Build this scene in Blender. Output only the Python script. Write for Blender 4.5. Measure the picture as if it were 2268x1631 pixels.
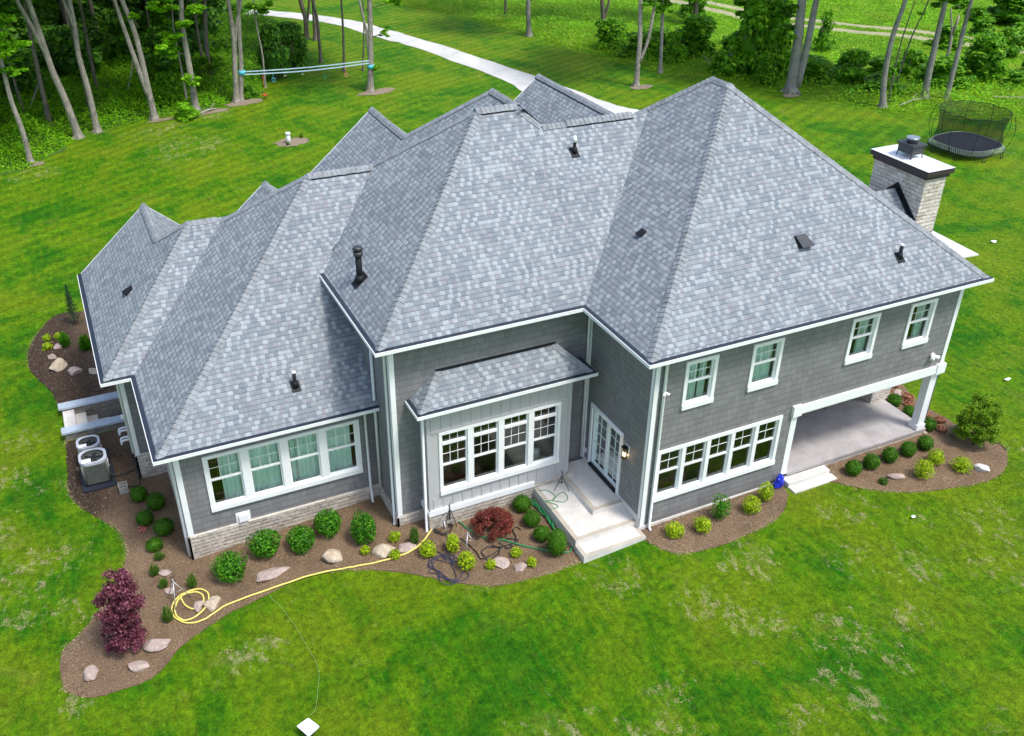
import bpy, bmesh, math, random
import numpy as np
from mathutils import Vector, Matrix
for o in list(bpy.data.objects): bpy.data.objects.remove(o)
SC = bpy.context.scene
COL = SC.collection
R = math.radians

# ------------------------------------------------------------------ camera
cd = bpy.data.cameras.new('camera'); cam = bpy.data.objects.new('camera', cd); COL.objects.link(cam)
cd.sensor_width = 36.0; cd.lens = 36.0 * 2113.915 / 2268.0; cd.clip_end = 2000; cd.clip_start = .1
_ya, _pi, _ro = R(26.159), R(31.427), R(.892)
_fw = Vector((math.sin(_ya) * math.cos(_pi), math.cos(_ya) * math.cos(_pi), -math.sin(_pi)))
_r = Vector((math.cos(_ya), -math.sin(_ya), 0)); _u = _r.cross(_fw)
_r2 = _r * math.cos(_ro) + _u * math.sin(_ro); _u2 = -_r * math.sin(_ro) + _u * math.cos(_ro)
cam.matrix_world = Matrix(((_r2.x, _u2.x, -_fw.x, -11.471), (_r2.y, _u2.y, -_fw.y, -15.9), (_r2.z, _u2.z, -_fw.z, 17.586), (0, 0, 0, 1)))
SC.camera = cam

# ------------------------------------------------------------------ light
SUN_EL, SUN_AZ = 62.0, 150.0          # azimuth measured clockwise from +y
w = bpy.data.worlds.new('World'); SC.world = w; w.use_nodes = True
nt = w.node_tree; bg = nt.nodes['Background']
sky = nt.nodes.new('ShaderNodeTexSky'); sky.sky_type = 'NISHITA'; sky.sun_disc = False
sky.sun_elevation = R(SUN_EL); sky.sun_rotation = R(SUN_AZ); sky.air_density = 1.0; sky.dust_density = 2.5; sky.ozone_density = 1.0
nt.links.new(sky.outputs[0], bg.inputs[0]); bg.inputs[1].default_value = .15
sd = bpy.data.lights.new('sun', 'SUN'); sd.energy = 1.9; sd.angle = R(12); sd.color = (1, .96, .9)
sun = bpy.data.objects.new('sun', sd); COL.objects.link(sun)
_sv = Vector((math.sin(R(SUN_AZ)) * math.cos(R(SUN_EL)), math.cos(R(SUN_AZ)) * math.cos(R(SUN_EL)), math.sin(R(SUN_EL))))
sun.rotation_euler = _sv.to_track_quat('Z', 'Y').to_euler(); sun.location = (0, 0, 60)
SC.view_settings.view_transform = 'Standard'; SC.view_settings.look = 'None'; SC.view_settings.exposure = .73; SC.view_settings.gamma = 1
SC.cycles.max_bounces = 6; SC.cycles.transparent_max_bounces = 12

# ------------------------------------------------------------------ helpers
GX = [-200, -40, -14, -10.6, -5.3, -1.5, .5, 4, 7, 11, 40, 200]
GZ = [-.6, -.5, -.45, -.35, .08, .2, .33, .4, .42, .47, .5, .5]
def g(x): return float(np.interp(x, GX, GZ))

def tag(o, label=None, cat=None, group=None, kind=None):
    if label: o['label'] = label
    if cat: o['category'] = cat
    if group: o['group'] = group
    if kind: o['kind'] = kind
    return o
def thing(name, label, cat, loc=(0, 0, 0), rz=0, group=None):
    o = bpy.data.objects.new(name, None); COL.objects.link(o); o.empty_display_size = .1
    o.location = loc; o.rotation_euler = (0, 0, rz)
    return tag(o, label, cat, group)

class MB:
    """collects polygons; build() links them as one mesh object (vertices in the parent's space)"""
    def __init__(s): s.v = []; s.f = []; s.m = []; s.sm = []
    def face(s, pts, mi=0, smooth=False):
        b = len(s.v); s.v += [tuple(p) for p in pts]; s.f.append(tuple(range(b, b + len(pts)))); s.m.append(mi); s.sm.append(smooth)
    def mesh(s, verts, faces, mi=0, smooth=False):
        b = len(s.v); s.v += [tuple(p) for p in verts]
        for f in faces: s.f.append(tuple(b + i for i in f)); s.m.append(mi); s.sm.append(smooth)
    def box(s, x0, x1, y0, y1, z0, z1, mi=0, M=None):
        vs = [(x, y, z) for z in (z0, z1) for (x, y) in ((x0, y0), (x1, y0), (x1, y1), (x0, y1))]
        if M: vs = [tuple(M @ Vector(p)) for p in vs]
        s.mesh(vs, [(0, 3, 2, 1), (4, 5, 6, 7), (0, 1, 5, 4), (1, 2, 6, 5), (2, 3, 7, 6), (3, 0, 4, 7)], mi)
    def prism(s, poly, z0, z1, mi=0):
        n = len(poly); vs = [(p[0], p[1], z0) for p in poly] + [(p[0], p[1], z1) for p in poly]
        s.mesh(vs, [tuple(range(n))[::-1], tuple(range(n, 2 * n))] + [(i, (i + 1) % n, n + (i + 1) % n, n + i) for i in range(n)], mi)
    def tube(s, path, r, seg=8, mi=0, caps=True, closed=False):
        P = [Vector(p) for p in path]; n = len(P); rr = r if hasattr(r, '__len__') else [r] * n
        vs = []; prev = None
        for i, p in enumerate(P):
            if closed: t = P[(i + 1) % n] - P[i - 1]
            else: t = P[min(i + 1, n - 1)] - P[max(i - 1, 0)]
            t = t.normalized() if t.length > 1e-9 else Vector((0, 0, 1))
            if prev is None: a = t.orthogonal().normalized()
            else:
                a = prev - t * prev.dot(t); a = a.normalized() if a.length > 1e-6 else t.orthogonal().normalized()
            prev = a; b = t.cross(a)
            for k in range(seg):
                an = 2 * math.pi * k / seg; vs.append(p + (a * math.cos(an) + b * math.sin(an)) * rr[i])
        fs = []
        for i in range(n if closed else n - 1):
            j = (i + 1) % n
            for k in range(seg): fs.append((i * seg + k, i * seg + (k + 1) % seg, j * seg + (k + 1) % seg, j * seg + k))
        if caps and not closed: fs += [tuple(range(seg))[::-1], tuple((n - 1) * seg + k for k in range(seg))]
        s.mesh(vs, fs, mi, True)
    def cyl(s, x, y, z0, z1, r0, r1=None, seg=16, mi=0):
        r1 = r0 if r1 is None else r1
        s.tube([(x, y, z0), (x, y, z1)], [r0, r1], seg, mi)
        n = len(s.f); s.sm[n - 1] = s.sm[n - 2] = False
    def build(s, name, mats, parent=None, off=None, uv=True):
        me = bpy.data.meshes.new(name); me.from_pydata(s.v, [], s.f)
        if off is None and parent is not None and not parent.get('local'): 
            p = parent
            off = Vector((0, 0, 0))
            while p: off = off + p.location; p = p.parent
        if off is not None and len(me.vertices):
            co = np.array(s.v, 'f') - np.array(off, 'f'); me.vertices.foreach_set('co', co.ravel())
        for m in (mats if isinstance(mats, (list, tuple)) else [mats]): me.materials.append(m)
        me.polygons.foreach_set('material_index', s.m); me.polygons.foreach_set('use_smooth', s.sm)
        me.update()
        if uv:
            ul = me.uv_layers.new(name='UVMap')
            for p in me.polygons:
                n = p.normal
                if abs(n.z) > .999: ut = Vector((1, 0, 0)); vt = Vector((0, 1, 0))
                else:
                    ut = Vector((-n.y, n.x, 0)).normalized(); vt = n.cross(ut).normalized()
                for li in p.loop_indices:
                    c = Vector(s.v[me.loops[li].vertex_index]); ul.data[li].uv = (c.dot(ut), c.dot(vt))
        o = bpy.data.objects.new(name, me); COL.objects.link(o)
        if parent is not None: o.parent = parent
        return o
def struct(o, kind='structure'): o['kind'] = kind; return o
def copy_tree(root, loc, rz=None, scale=None, label=None):
    c = root.copy(); COL.objects.link(c); c.location = loc
    if rz is not None: c.rotation_euler = (0, 0, rz)
    if scale is not None: c.scale = scale
    if label: c['label'] = label
    for ch in root.children:
        d = ch.copy(); COL.objects.link(d); d.parent = c
        for gg in ch.children:
            e = gg.copy(); COL.objects.link(e); e.parent = d
    return c
def catmull(pts, n=6):
    P = [Vector(p) for p in pts]; P = [P[0] * 2 - P[1]] + P + [P[-1] * 2 - P[-2]]; out = []
    for i in range(1, len(P) - 2):
        for k in range(n):
            t = k / n; a, b, c, d = P[i - 1:i + 3]
            out.append(.5 * ((2 * b) + (c - a) * t + (2 * a - 5 * b + 4 * c - d) * t * t + (3 * b - a - 3 * c + d) * t ** 3))
    out.append(P[-2]); return out

# ------------------------------------------------------------------ materials
class NT:
    def __init__(s, name):
        s.m = bpy.data.materials.new(name); s.m.use_nodes = True; s.t = s.m.node_tree; s.b = s.t.nodes['Principled BSDF']; s.out = s.t.nodes['Material Output']
    def n(s, typ, **kw):
        nd = s.t.nodes.new(typ)
        for k, v in kw.items():
            if k.startswith('i_'):
                key = k[2:]; key = int(key) if key.isdigit() else key.replace('_', ' ')
                nd.inputs[key].default_value = v
            else: setattr(nd, k, v)
        return nd
    def l(s, a, b): s.t.links.new(a, b)
    def coord(s, which='Object', scale=(1, 1, 1), rot=(0, 0, 0)):
        tc = s.n('ShaderNodeTexCoord'); mp = s.n('ShaderNodeMapping'); mp.inputs['Scale'].default_value = scale; mp.inputs['Rotation'].default_value = rot
        s.l(tc.outputs[which], mp.inputs[0]); return mp.outputs[0]
    def noise(s, vec, scale, detail=4, rough=.55, dist=0):
        nd = s.n('ShaderNodeTexNoise'); nd.inputs['Scale'].default_value = scale; nd.inputs['Detail'].default_value = detail
        nd.inputs['Roughness'].default_value = rough; nd.inputs['Distortion'].default_value = dist; s.l(vec, nd.inputs['Vector']); return nd.outputs['Fac']
    def ramp(s, fac, stops, interp='LINEAR'):
        nd = s.n('ShaderNodeValToRGB'); cr = nd.color_ramp; cr.interpolation = interp
        while len(cr.elements) < len(stops): cr.elements.new(.5)
        for e, (p, c) in zip(cr.elements, stops):
            e.position = p; e.color = (c, c, c, 1) if isinstance(c, (int, float)) else (c[0], c[1], c[2], 1)
        s.l(fac, nd.inputs[0]); return nd.outputs[0]
    def mix(s, fac, a, b, mode='MIX'):
        nd = s.n('ShaderNodeMix', data_type='RGBA', blend_type=mode)
        for sock, v in ((nd.inputs[0], fac), (nd.inputs[6], a), (nd.inputs[7], b)):
            if hasattr(v, 'links') or hasattr(v, 'is_linked'): s.l(v, sock)
            elif isinstance(v, (int, float)): sock.default_value = v
            else: sock.default_value = (v[0], v[1], v[2], 1)
        return nd.outputs[2]
    def math(s, op, a, b=0., c=None):
        nd = s.n('ShaderNodeMath', operation=op)
        for i, v in enumerate((a, b) if c is None else (a, b, c)):
            if hasattr(v, 'is_linked'): s.l(v, nd.inputs[i])
            else: nd.inputs[i].default_value = v
        return nd.outputs[0]
    def bump(s, h, strength=.3, dist=.02):
        nd = s.n('ShaderNodeBump'); nd.inputs['Strength'].default_value = strength; nd.inputs['Distance'].default_value = dist
        s.l(h, nd.inputs['Height']); s.l(nd.outputs[0], s.b.inputs['Normal'])
    def col(s, c):
        if hasattr(c, 'is_linked'): s.l(c, s.b.inputs['Base Color'])
        else: s.b.inputs['Base Color'].default_value = (c[0], c[1], c[2], 1)
    def set(s, rough=.7, metal=0, spec=.5): s.b.inputs['Roughness'].default_value = rough; s.b.inputs['Metallic'].default_value = metal; s.b.inputs['Specular IOR Level'].default_value = spec; return s.m

def simple(name, c, rough=.6, metal=0, var=.12, scale=6, bump=0, spec=.5):
    t = NT(name); v = t.coord('Object'); nz = t.noise(v, scale, 5)
    a = tuple(x * (1 - var) for x in c); b = tuple(min(1, x * (1 + var)) for x in c)
    t.col(t.ramp(nz, [(.3, a), (.7, b)]))
    if bump: t.bump(t.noise(v, scale * 6, 4), bump, .01)
    return t.set(rough, metal, spec)
def leafmat(name, c1, c2, c3=None, rough=.55, trans=.35, nscale=1.5):
    t = NT(name); ge = t.n('ShaderNodeNewGeometry')
    stops = [(0, c1), (1, c2)] if c3 is None else [(0, c1), (.6, c2), (1, c3)]
    a = t.ramp(ge.outputs['Random Per Island'], stops)
    v = t.coord('Object'); nz = t.noise(v, nscale, 3); k = t.ramp(nz, [(.3, .72), (.7, 1.2)])
    c = t.mix(1., a, k, 'MULTIPLY'); t.col(c); t.set(rough, 0, .25)
    tr = t.n('ShaderNodeBsdfTranslucent'); t.l(c, tr.inputs[0]); mx = t.n('ShaderNodeMixShader'); mx.inputs[0].default_value = trans
    t.l(t.b.outputs[0], mx.inputs[1]); t.l(tr.outputs[0], mx.inputs[2]); t.l(mx.outputs[0], t.out.inputs[0])
    return t.m

def tabs(t, uv, cw, ch, alt=False):
    """cells of width cw in rows of height ch: returns (cell random, fraction across, fraction up, random2)"""
    sx = t.n('ShaderNodeSeparateXYZ'); t.l(uv, sx.inputs[0])
    vr = t.math('DIVIDE', sx.outputs[1], ch); row = t.math('FLOOR', vr); fv = t.math('FRACT', vr)
    wn = t.n('ShaderNodeTexWhiteNoise', noise_dimensions='1D'); t.l(row, wn.inputs['W'])
    un = t.math('ADD', t.math('DIVIDE', sx.outputs[0], cw), t.math('MULTIPLY', wn.outputs['Value'], 7.3))
    # uneven tab widths
    wob = t.n('ShaderNodeTexNoise', noise_dimensions='2D'); wob.inputs['Scale'].default_value = .9; wob.inputs['Detail'].default_value = 0
    cb = t.n('ShaderNodeCombineXYZ'); t.l(un, cb.inputs[0]); t.l(t.math('MULTIPLY', row, 3.17), cb.inputs[1]); t.l(cb.outputs[0], wob.inputs['Vector'])
    un = t.math('ADD', un, t.math('MULTIPLY', t.math('SUBTRACT', wob.outputs['Fac'], .5), .8))
    colm = t.math('FLOOR', un); fu = t.math('FRACT', un)
    c2 = t.n('ShaderNodeCombineXYZ'); t.l(colm, c2.inputs[0]); t.l(row, c2.inputs[1])
    w2 = t.n('ShaderNodeTexWhiteNoise', noise_dimensions='2D'); t.l(c2.outputs[0], w2.inputs['Vector'])
    sc = t.n('ShaderNodeSeparateColor'); t.l(w2.outputs['Color'], sc.inputs[0])
    if alt: return t.math('ADD', t.math('MULTIPLY', w2.outputs['Value'], .5), t.math('MULTIPLY', t.math('MODULO', t.math('ABSOLUTE', colm), 2.), .5)), fu, fv, sc.outputs[1]
    return w2.outputs['Value'], fu, fv, sc.outputs[1]

def shingle_mat():
    t = NT('asphalt_shingles'); tc = t.n('ShaderNodeTexCoord'); uv = tc.outputs['UV']
    r, fu, fv, r2 = tabs(t, uv, .118, .131, True)
    c = t.ramp(r, [(0, (.135, .168, .205)), (.09, (.178, .212, .24)), (.28, (.235, .232, .258)), (.34, (.205, .238, .26)), (.44, (.31, .355, .38)), (.5, (.335, .38, .405)), (.66, (.37, .41, .43)), (.74, (.255, .285, .305)), (.9, (.165, .198, .23))], 'CONSTANT')
    # neighbours alternate, as on laminated shingles: every other tab is pulled towards the dark blend
    c = t.mix(.18, c, t.ramp(r2, [(0, (.14, .17, .20)), (1, (.27, .27, .275))]))
    c = t.mix(.22, c, (.245, .275, .295))
    # granule speckle and large weathering
    sp = t.noise(t.coord('Object'), 90, 2); c = t.mix(1., c, t.ramp(sp, [(.3, .85), (.7, 1.15)]), 'MULTIPLY')
    big = t.noise(t.coord('Object'), .45, 3); c = t.mix(1., c, t.ramp(big, [(.3, .93), (.7, 1.07)]), 'MULTIPLY')
    # butt shadow painted at the lower side of each course, thin slot between tabs
    edge = t.ramp(fv, [(0, .62), (.12, .66), (.24, 1.)]); c = t.mix(1., c, edge, 'MULTIPLY')
    slot = t.ramp(fu, [(0, .75), (.08, .88), (.16, 1.)]); c = t.mix(1., c, slot, 'MULTIPLY')
    t.col(c)
    h = t.math('ADD', t.math('MULTIPLY', t.math('SUBTRACT', 1., fv), .7), t.math('MULTIPLY', r, .5)); t.bump(h, .6, .02)
    return t.set(.8, 0, .35)
def shake_mat():
    t = NT('shake_siding'); uv = t.n('ShaderNodeTexCoord').outputs['UV']
    r, fu, fv, r2 = tabs(t, uv, .19, .19)
    c = t.ramp(r, [(0, (.182, .184, .187)), (1, (.222, .223, .225))])
    c = t.mix(1., c, t.ramp(fv, [(0, .5), (.05, .62), (.10, 1.)]), 'MULTIPLY'); c = t.mix(1., c, t.ramp(fu, [(0, .58), (.04, .8), (.08, 1.)]), 'MULTIPLY')
    big = t.noise(t.coord('Object'), .8, 4); c = t.mix(1., c, t.ramp(big, [(.3, .93), (.7, 1.07)]), 'MULTIPLY'); t.col(c)
    t.bump(t.math('ADD', t.math('SUBTRACT', 1., fv), t.math('MULTIPLY', r, .3)), .45, .015); return t.set(.65, 0, .4)
def stone_mat(name, tone=1.):
    t = NT(name); uv = t.n('ShaderNodeTexCoord').outputs['UV']
    r, fu, fv, r2 = tabs(t, uv, .27, .115)
    k = tone
    c = t.ramp(r, [(0, (.34 * k, .295 * k, .24 * k)), (.35, (.43 * k, .395 * k, .34 * k)), (.7, (.50 * k, .455 * k, .395 * k)), (1, (.37 * k, .345 * k, .31 * k))])
    nz = t.noise(t.coord('Object'), 14, 6, .65); c = t.mix(1., c, t.ramp(nz, [(.3, .72), (.7, 1.16)]), 'MULTIPLY')
    jn = t.noise(t.coord('Object'), 9, 3); fv2 = t.math('ADD', fv, t.math('MULTIPLY', t.math('SUBTRACT', jn, .5), .8)); fu2 = t.math('ADD', fu, t.math('MULTIPLY', t.math('SUBTRACT', jn, .5), .45))
    c = t.mix(1., c, t.ramp(fv2, [(0, .74), (.08, .8), (.2, 1.)]), 'MULTIPLY'); c = t.mix(1., c, t.ramp(fu2, [(0, .74), (.04, .8), (.1, 1.)]), 'MULTIPLY'); t.col(c)
    hh = t.math('ADD', t.math('MULTIPLY', nz, .8), t.ramp(fv2, [(0, 0.), (.15, 1.)])); t.bump(hh, .7, .03); return t.set(.85, 0, .3)

WORN = [(7.54, -2.47, .25), (.42, -2.64, .5), (1.0, -3.31, .4), (1.85, -3.96, .3), (3.53, -5.95, .35), (4.55, -5.24, .45), (1.96, -5.85, .45), (2.97, -5.0, .6), (5.54, -1.3, .3), (1.94, -6.69, .4), (.43, -6.38, .4), (7.87, -4.49, .45), (-1.79, -4.59, .45),
        (-15.02, 4.89, .4), (-14.02, 4.59, .35), (-14.2, 6.94, .55), (-13.68, 6.82, .5), (-15.1, 6.34, .7), (-14.8, 5.9, .5), (-10.17, 1.17, .35), (-9.51, .99, .35), (-13.89, 1.5, .3), (-5.06, 38.66, 1.6), (-2.83, 44.3, .9), (-6.05, 42.6, 1.2), (-13.08, 39.18, 1.), (-1.0, -.75, .55), (9.5, -3.6, .6), (6.2, -3.8, .5), (8.9, -5.4, .7), (-4.6, -4.4, .6), (-2.6, -5.6, .7), (4.8, -2.9, .5), (10.8, -4.2, .5), (13.4, -1.8, .6), (-15.6, 8.8, .7), (-14.9, 11.0, .5), (-13.9, 10.3, .35), (-14.6, 13.2, .5), (2.4, -1.9, .5), (6.4, -1.4, .5)]
def lawn_cols(t, v):
    big = t.noise(v, .28, 5, .62, .6); mid = t.noise(v, 1.6, 7, .72, .5)
    stv = t.coord('Object', (1, .16, 1), (0, 0, R(-62))); streak = t.noise(stv, 5.0, 5, .7, .2); sm_ = t.noise(v, 6, 5, .7, .3)
    a = t.mix(t.ramp(mid, [(.38, 0.), (.62, 1.)]), (.020, .145, .001), (.095, .235, .0015))
    a = t.mix(t.ramp(streak, [(.45, 0.), (.68, .7)]), a, (.165, .265, .004))
    a = t.mix(t.ramp(big, [(.44, 0.), (.64, .7)]), a, (.175, .25, .006))
    a = t.mix(t.math('MULTIPLY', t.ramp(big, [(.34, 1.), (.47, 0.)]), .6), a, (.008, .115, .002))
    a = t.mix(1., a, t.ramp(sm_, [(.32, .58), (.68, 1.36)]), 'MULTIPLY')
    # worn, straw coloured spots where the turf is thin, with ragged outlines
    acc = None
    for x, y, r in WORN:
        d = t.n('ShaderNodeVectorMath', operation='DISTANCE'); t.l(v, d.inputs[0]); d.inputs[1].default_value = (x, y, g(x))
        k = t.math('SUBTRACT', 1., t.math('DIVIDE', d.outputs['Value'], r * 1.7)); acc = k if acc is None else t.math('MAXIMUM', acc, k)
    rag = t.noise(t.coord('Object', (1, .7, 1), (0, 0, R(-62))), 4.2, 8, .76, .35); rg2 = t.noise(v, .9, 4, .7, 1.)
    k = t.math('ADD', t.math('ADD', rag, t.math('MULTIPLY', rg2, .35)), t.math('MULTIPLY', t.math('MINIMUM', t.math('MAXIMUM', acc, -.6), .5), .15))
    k = t.math('MULTIPLY', t.ramp(k, [(.765, 0.), (.85, 1.)]), t.ramp(t.noise(v, 24, 3, .7), [(.38, .15), (.6, 1.)]))
    return t.mix(t.math('MULTIPLY', k, .82), a, t.mix(rag, (.30, .30, .10), (.56, .46, .30)))
def lawn_mat():
    t = NT('lawn_grass'); v = t.coord('Object')
    fine = t.noise(v, 22, 4, .75); f2 = t.noise(v, 75, 2, .8); c = lawn_cols(t, v)
    c = t.mix(1., c, t.ramp(fine, [(.28, .62), (.72, 1.34)]), 'MULTIPLY'); c = t.mix(1., c, t.ramp(f2, [(.25, .74), (.75, 1.3)]), 'MULTIPLY')
    # mowing stripes behind the house
    ob = t.n('ShaderNodeSeparateXYZ'); t.l(v, ob.inputs[0])
    wv = t.n('ShaderNodeTexWave', wave_type='BANDS', bands_direction='X'); wv.inputs['Scale'].default_value = .36; wv.inputs['Distortion'].default_value = 2.2; wv.inputs['Detail'].default_value = 3; wv.inputs['Detail Scale'].default_value = .35
    t.l(t.coord('Object', (1, 1, 1), (0, 0, R(64))), wv.inputs[0])
    st = t.ramp(wv.outputs['Fac'], [(.2, .90), (.8, 1.10)]); msk = t.ramp(t.math('MULTIPLY', ob.outputs[1], .05), [(.35, 0.), (1., 1.)])
    c = t.mix(msk, c, t.mix(1., c, st, 'MULTIPLY'))
    # straw coloured thin patches of ragged outline
    dz = t.noise(v, 1.5, 9, .78, .8); d2 = t.noise(v, .14, 2)
    dead = t.math('MULTIPLY', t.ramp(dz, [(.60, 0.), (.67, 1.)]), t.ramp(d2, [(.36, .0), (.52, 1.)]))
    dead = t.math('MULTIPLY', dead, t.ramp(t.noise(v, 18, 4, .75), [(.42, 0.), (.60, 1.)]))
    c = t.mix(t.math('MULTIPLY', dead, .7), c, (.40, .36, .19))
    tan = t.ramp(t.noise(v, .55, 6, .66, .6), [(.58, 0.), (.72, 1.)]); c = t.mix(t.math('MULTIPLY', tan, .26), c, (.30, .25, .07))
    t.col(c); t.bump(t.math('ADD', fine, t.math('MULTIPLY', f2, .6)), .9, .05); return t.set(.8, 0, .12)
def meadow_mat():
    t = NT('meadow_grass'); v = t.coord('Object')
    mid = t.noise(v, .5, 6, .7, .5); fine = t.noise(v, 5, 5, .75); f2 = t.noise(v, 20, 3, .8)
    c = t.ramp(mid, [(.3, (.10, .27, .010)), (.5, (.24, .44, .016)), (.68, (.38, .50, .05))])
    c = t.mix(1., c, t.ramp(fine, [(.3, .6), (.7, 1.4)]), 'MULTIPLY'); c = t.mix(1., c, t.ramp(f2, [(.3, .7), (.7, 1.3)]), 'MULTIPLY'); t.col(c)
    t.bump(t.math('ADD', fine, f2), 1., .15); return t.set(.9, 0, .1)
def mulch_mat():
    t = NT('bark_mulch'); v = t.coord('Object'); n1 = t.noise(v, 30, 6, .75, .6); n2 = t.noise(v, 1.2, 4); n3 = t.noise(v, 75, 3, .7)
    c = t.ramp(n1, [(.3, (.085, .05, .027)), (.5, (.25, .165, .098)), (.68, (.45, .33, .21))])
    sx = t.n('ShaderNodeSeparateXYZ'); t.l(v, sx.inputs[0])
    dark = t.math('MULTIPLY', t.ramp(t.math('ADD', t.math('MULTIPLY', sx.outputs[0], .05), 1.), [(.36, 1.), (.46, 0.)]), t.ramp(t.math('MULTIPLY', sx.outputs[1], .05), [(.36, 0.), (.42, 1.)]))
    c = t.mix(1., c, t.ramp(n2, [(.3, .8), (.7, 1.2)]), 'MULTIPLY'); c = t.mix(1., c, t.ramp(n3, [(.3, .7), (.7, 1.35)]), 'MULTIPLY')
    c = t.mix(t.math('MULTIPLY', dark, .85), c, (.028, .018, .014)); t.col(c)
    t.bump(t.math('ADD', n1, n3), 1., .04); return t.set(.9, 0, .2)
def gravel_mat(name, c1, c2, sc=14):
    t = NT(name); v = t.coord('Object'); n1 = t.noise(v, sc, 5, .7); n2 = t.noise(v, .5, 5, .6, .4)
    c = t.mix(t.ramp(n1, [(.3, 0.), (.7, 1.)]), c1, c2); c = t.mix(1., c, t.ramp(n2, [(.3, .82), (.7, 1.1)]), 'MULTIPLY'); t.col(c); t.bump(n1, .8, .03); return t.set(.9)
def bark_mat(name, c1, c2):
    t = NT(name); v = t.coord('Object', (1, 1, .22)); n1 = t.noise(v, 14, 6, .7, .5); n2 = t.noise(t.coord('Object'), 1.3, 3)
    c = t.mix(t.ramp(n1, [(.3, 0.), (.7, 1.)]), c1, c2); c = t.mix(1., c, t.ramp(n2, [(.3, .75), (.7, 1.2)]), 'MULTIPLY'); t.col(c); t.bump(n1, .9, .05); return t.set(.9, 0, .2)
def rock_mat(name, a, b):
    t = NT(name); v = t.coord('Object'); n1 = t.noise(v, 5, 7, .65, .4); n2 = t.noise(v, 28, 4, .7)
    c = t.mix(t.ramp(n1, [(.35, 0.), (.65, 1.)]), a, b); c = t.mix(1., c, t.ramp(n2, [(.3, .78), (.7, 1.15)]), 'MULTIPLY'); t.col(c); t.bump(t.math('ADD', n1, t.math('MULTIPLY', n2, .4)), .7, .05); return t.set(.85, 0, .3)
def concrete_mat(name, c, joint=None):
    t = NT(name); v = t.coord('Object'); n1 = t.noise(v, 2.2, 6, .6); n2 = t.noise(v, 40, 3)
    k = t.ramp(n1, [(.3, tuple(x * .78 for x in c)), (.75, tuple(x * 1.1 for x in c))]); k = t.mix(1., k, t.ramp(n2, [(.3, .9), (.7, 1.08)]), 'MULTIPLY')
    t.col(k); t.bump(n2, .3, .01); return t.set(.8, 0, .3)
def glass_mat():
    t = NT('window_glass'); t.t.nodes.remove(t.b)
    gl = t.n('ShaderNodeBsdfGlossy'); gl.inputs['Roughness'].default_value = .02; gl.inputs[0].default_value = (.8, .9, .86, 1)
    tr = t.n('ShaderNodeBsdfTransparent'); tr.inputs[0].default_value = (.84, .98, .93, 1)
    fr = t.n('ShaderNodeFresnel'); fr.inputs[0].default_value = 1.5; k = t.math('ADD', t.math('MULTIPLY', fr.outputs[0], 1.1), .04)
    mx = t.n('ShaderNodeMixShader'); t.l(k, mx.inputs[0]); t.l(tr.outputs[0], mx.inputs[1]); t.l(gl.outputs[0], mx.inputs[2]); t.l(mx.outputs[0], t.out.inputs[0]); return t.m
def net_mat(name, c, alpha):
    t = NT(name); tr = t.n('ShaderNodeBsdfTransparent'); mx = t.n('ShaderNodeMixShader'); mx.inputs[0].default_value = alpha
    t.col(c); t.set(.8, 0, .2); t.l(tr.outputs[0], mx.inputs[1]); t.l(t.b.outputs[0], mx.inputs[2]); t.l(mx.outputs[0], t.out.inputs[0]); return t.m
def emit_mat(name, c, s):
    t = NT(name); t.b.inputs['Emission Color'].default_value = (*c, 1); t.b.inputs['Emission Strength'].default_value = s; t.col(c); return t.m

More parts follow.
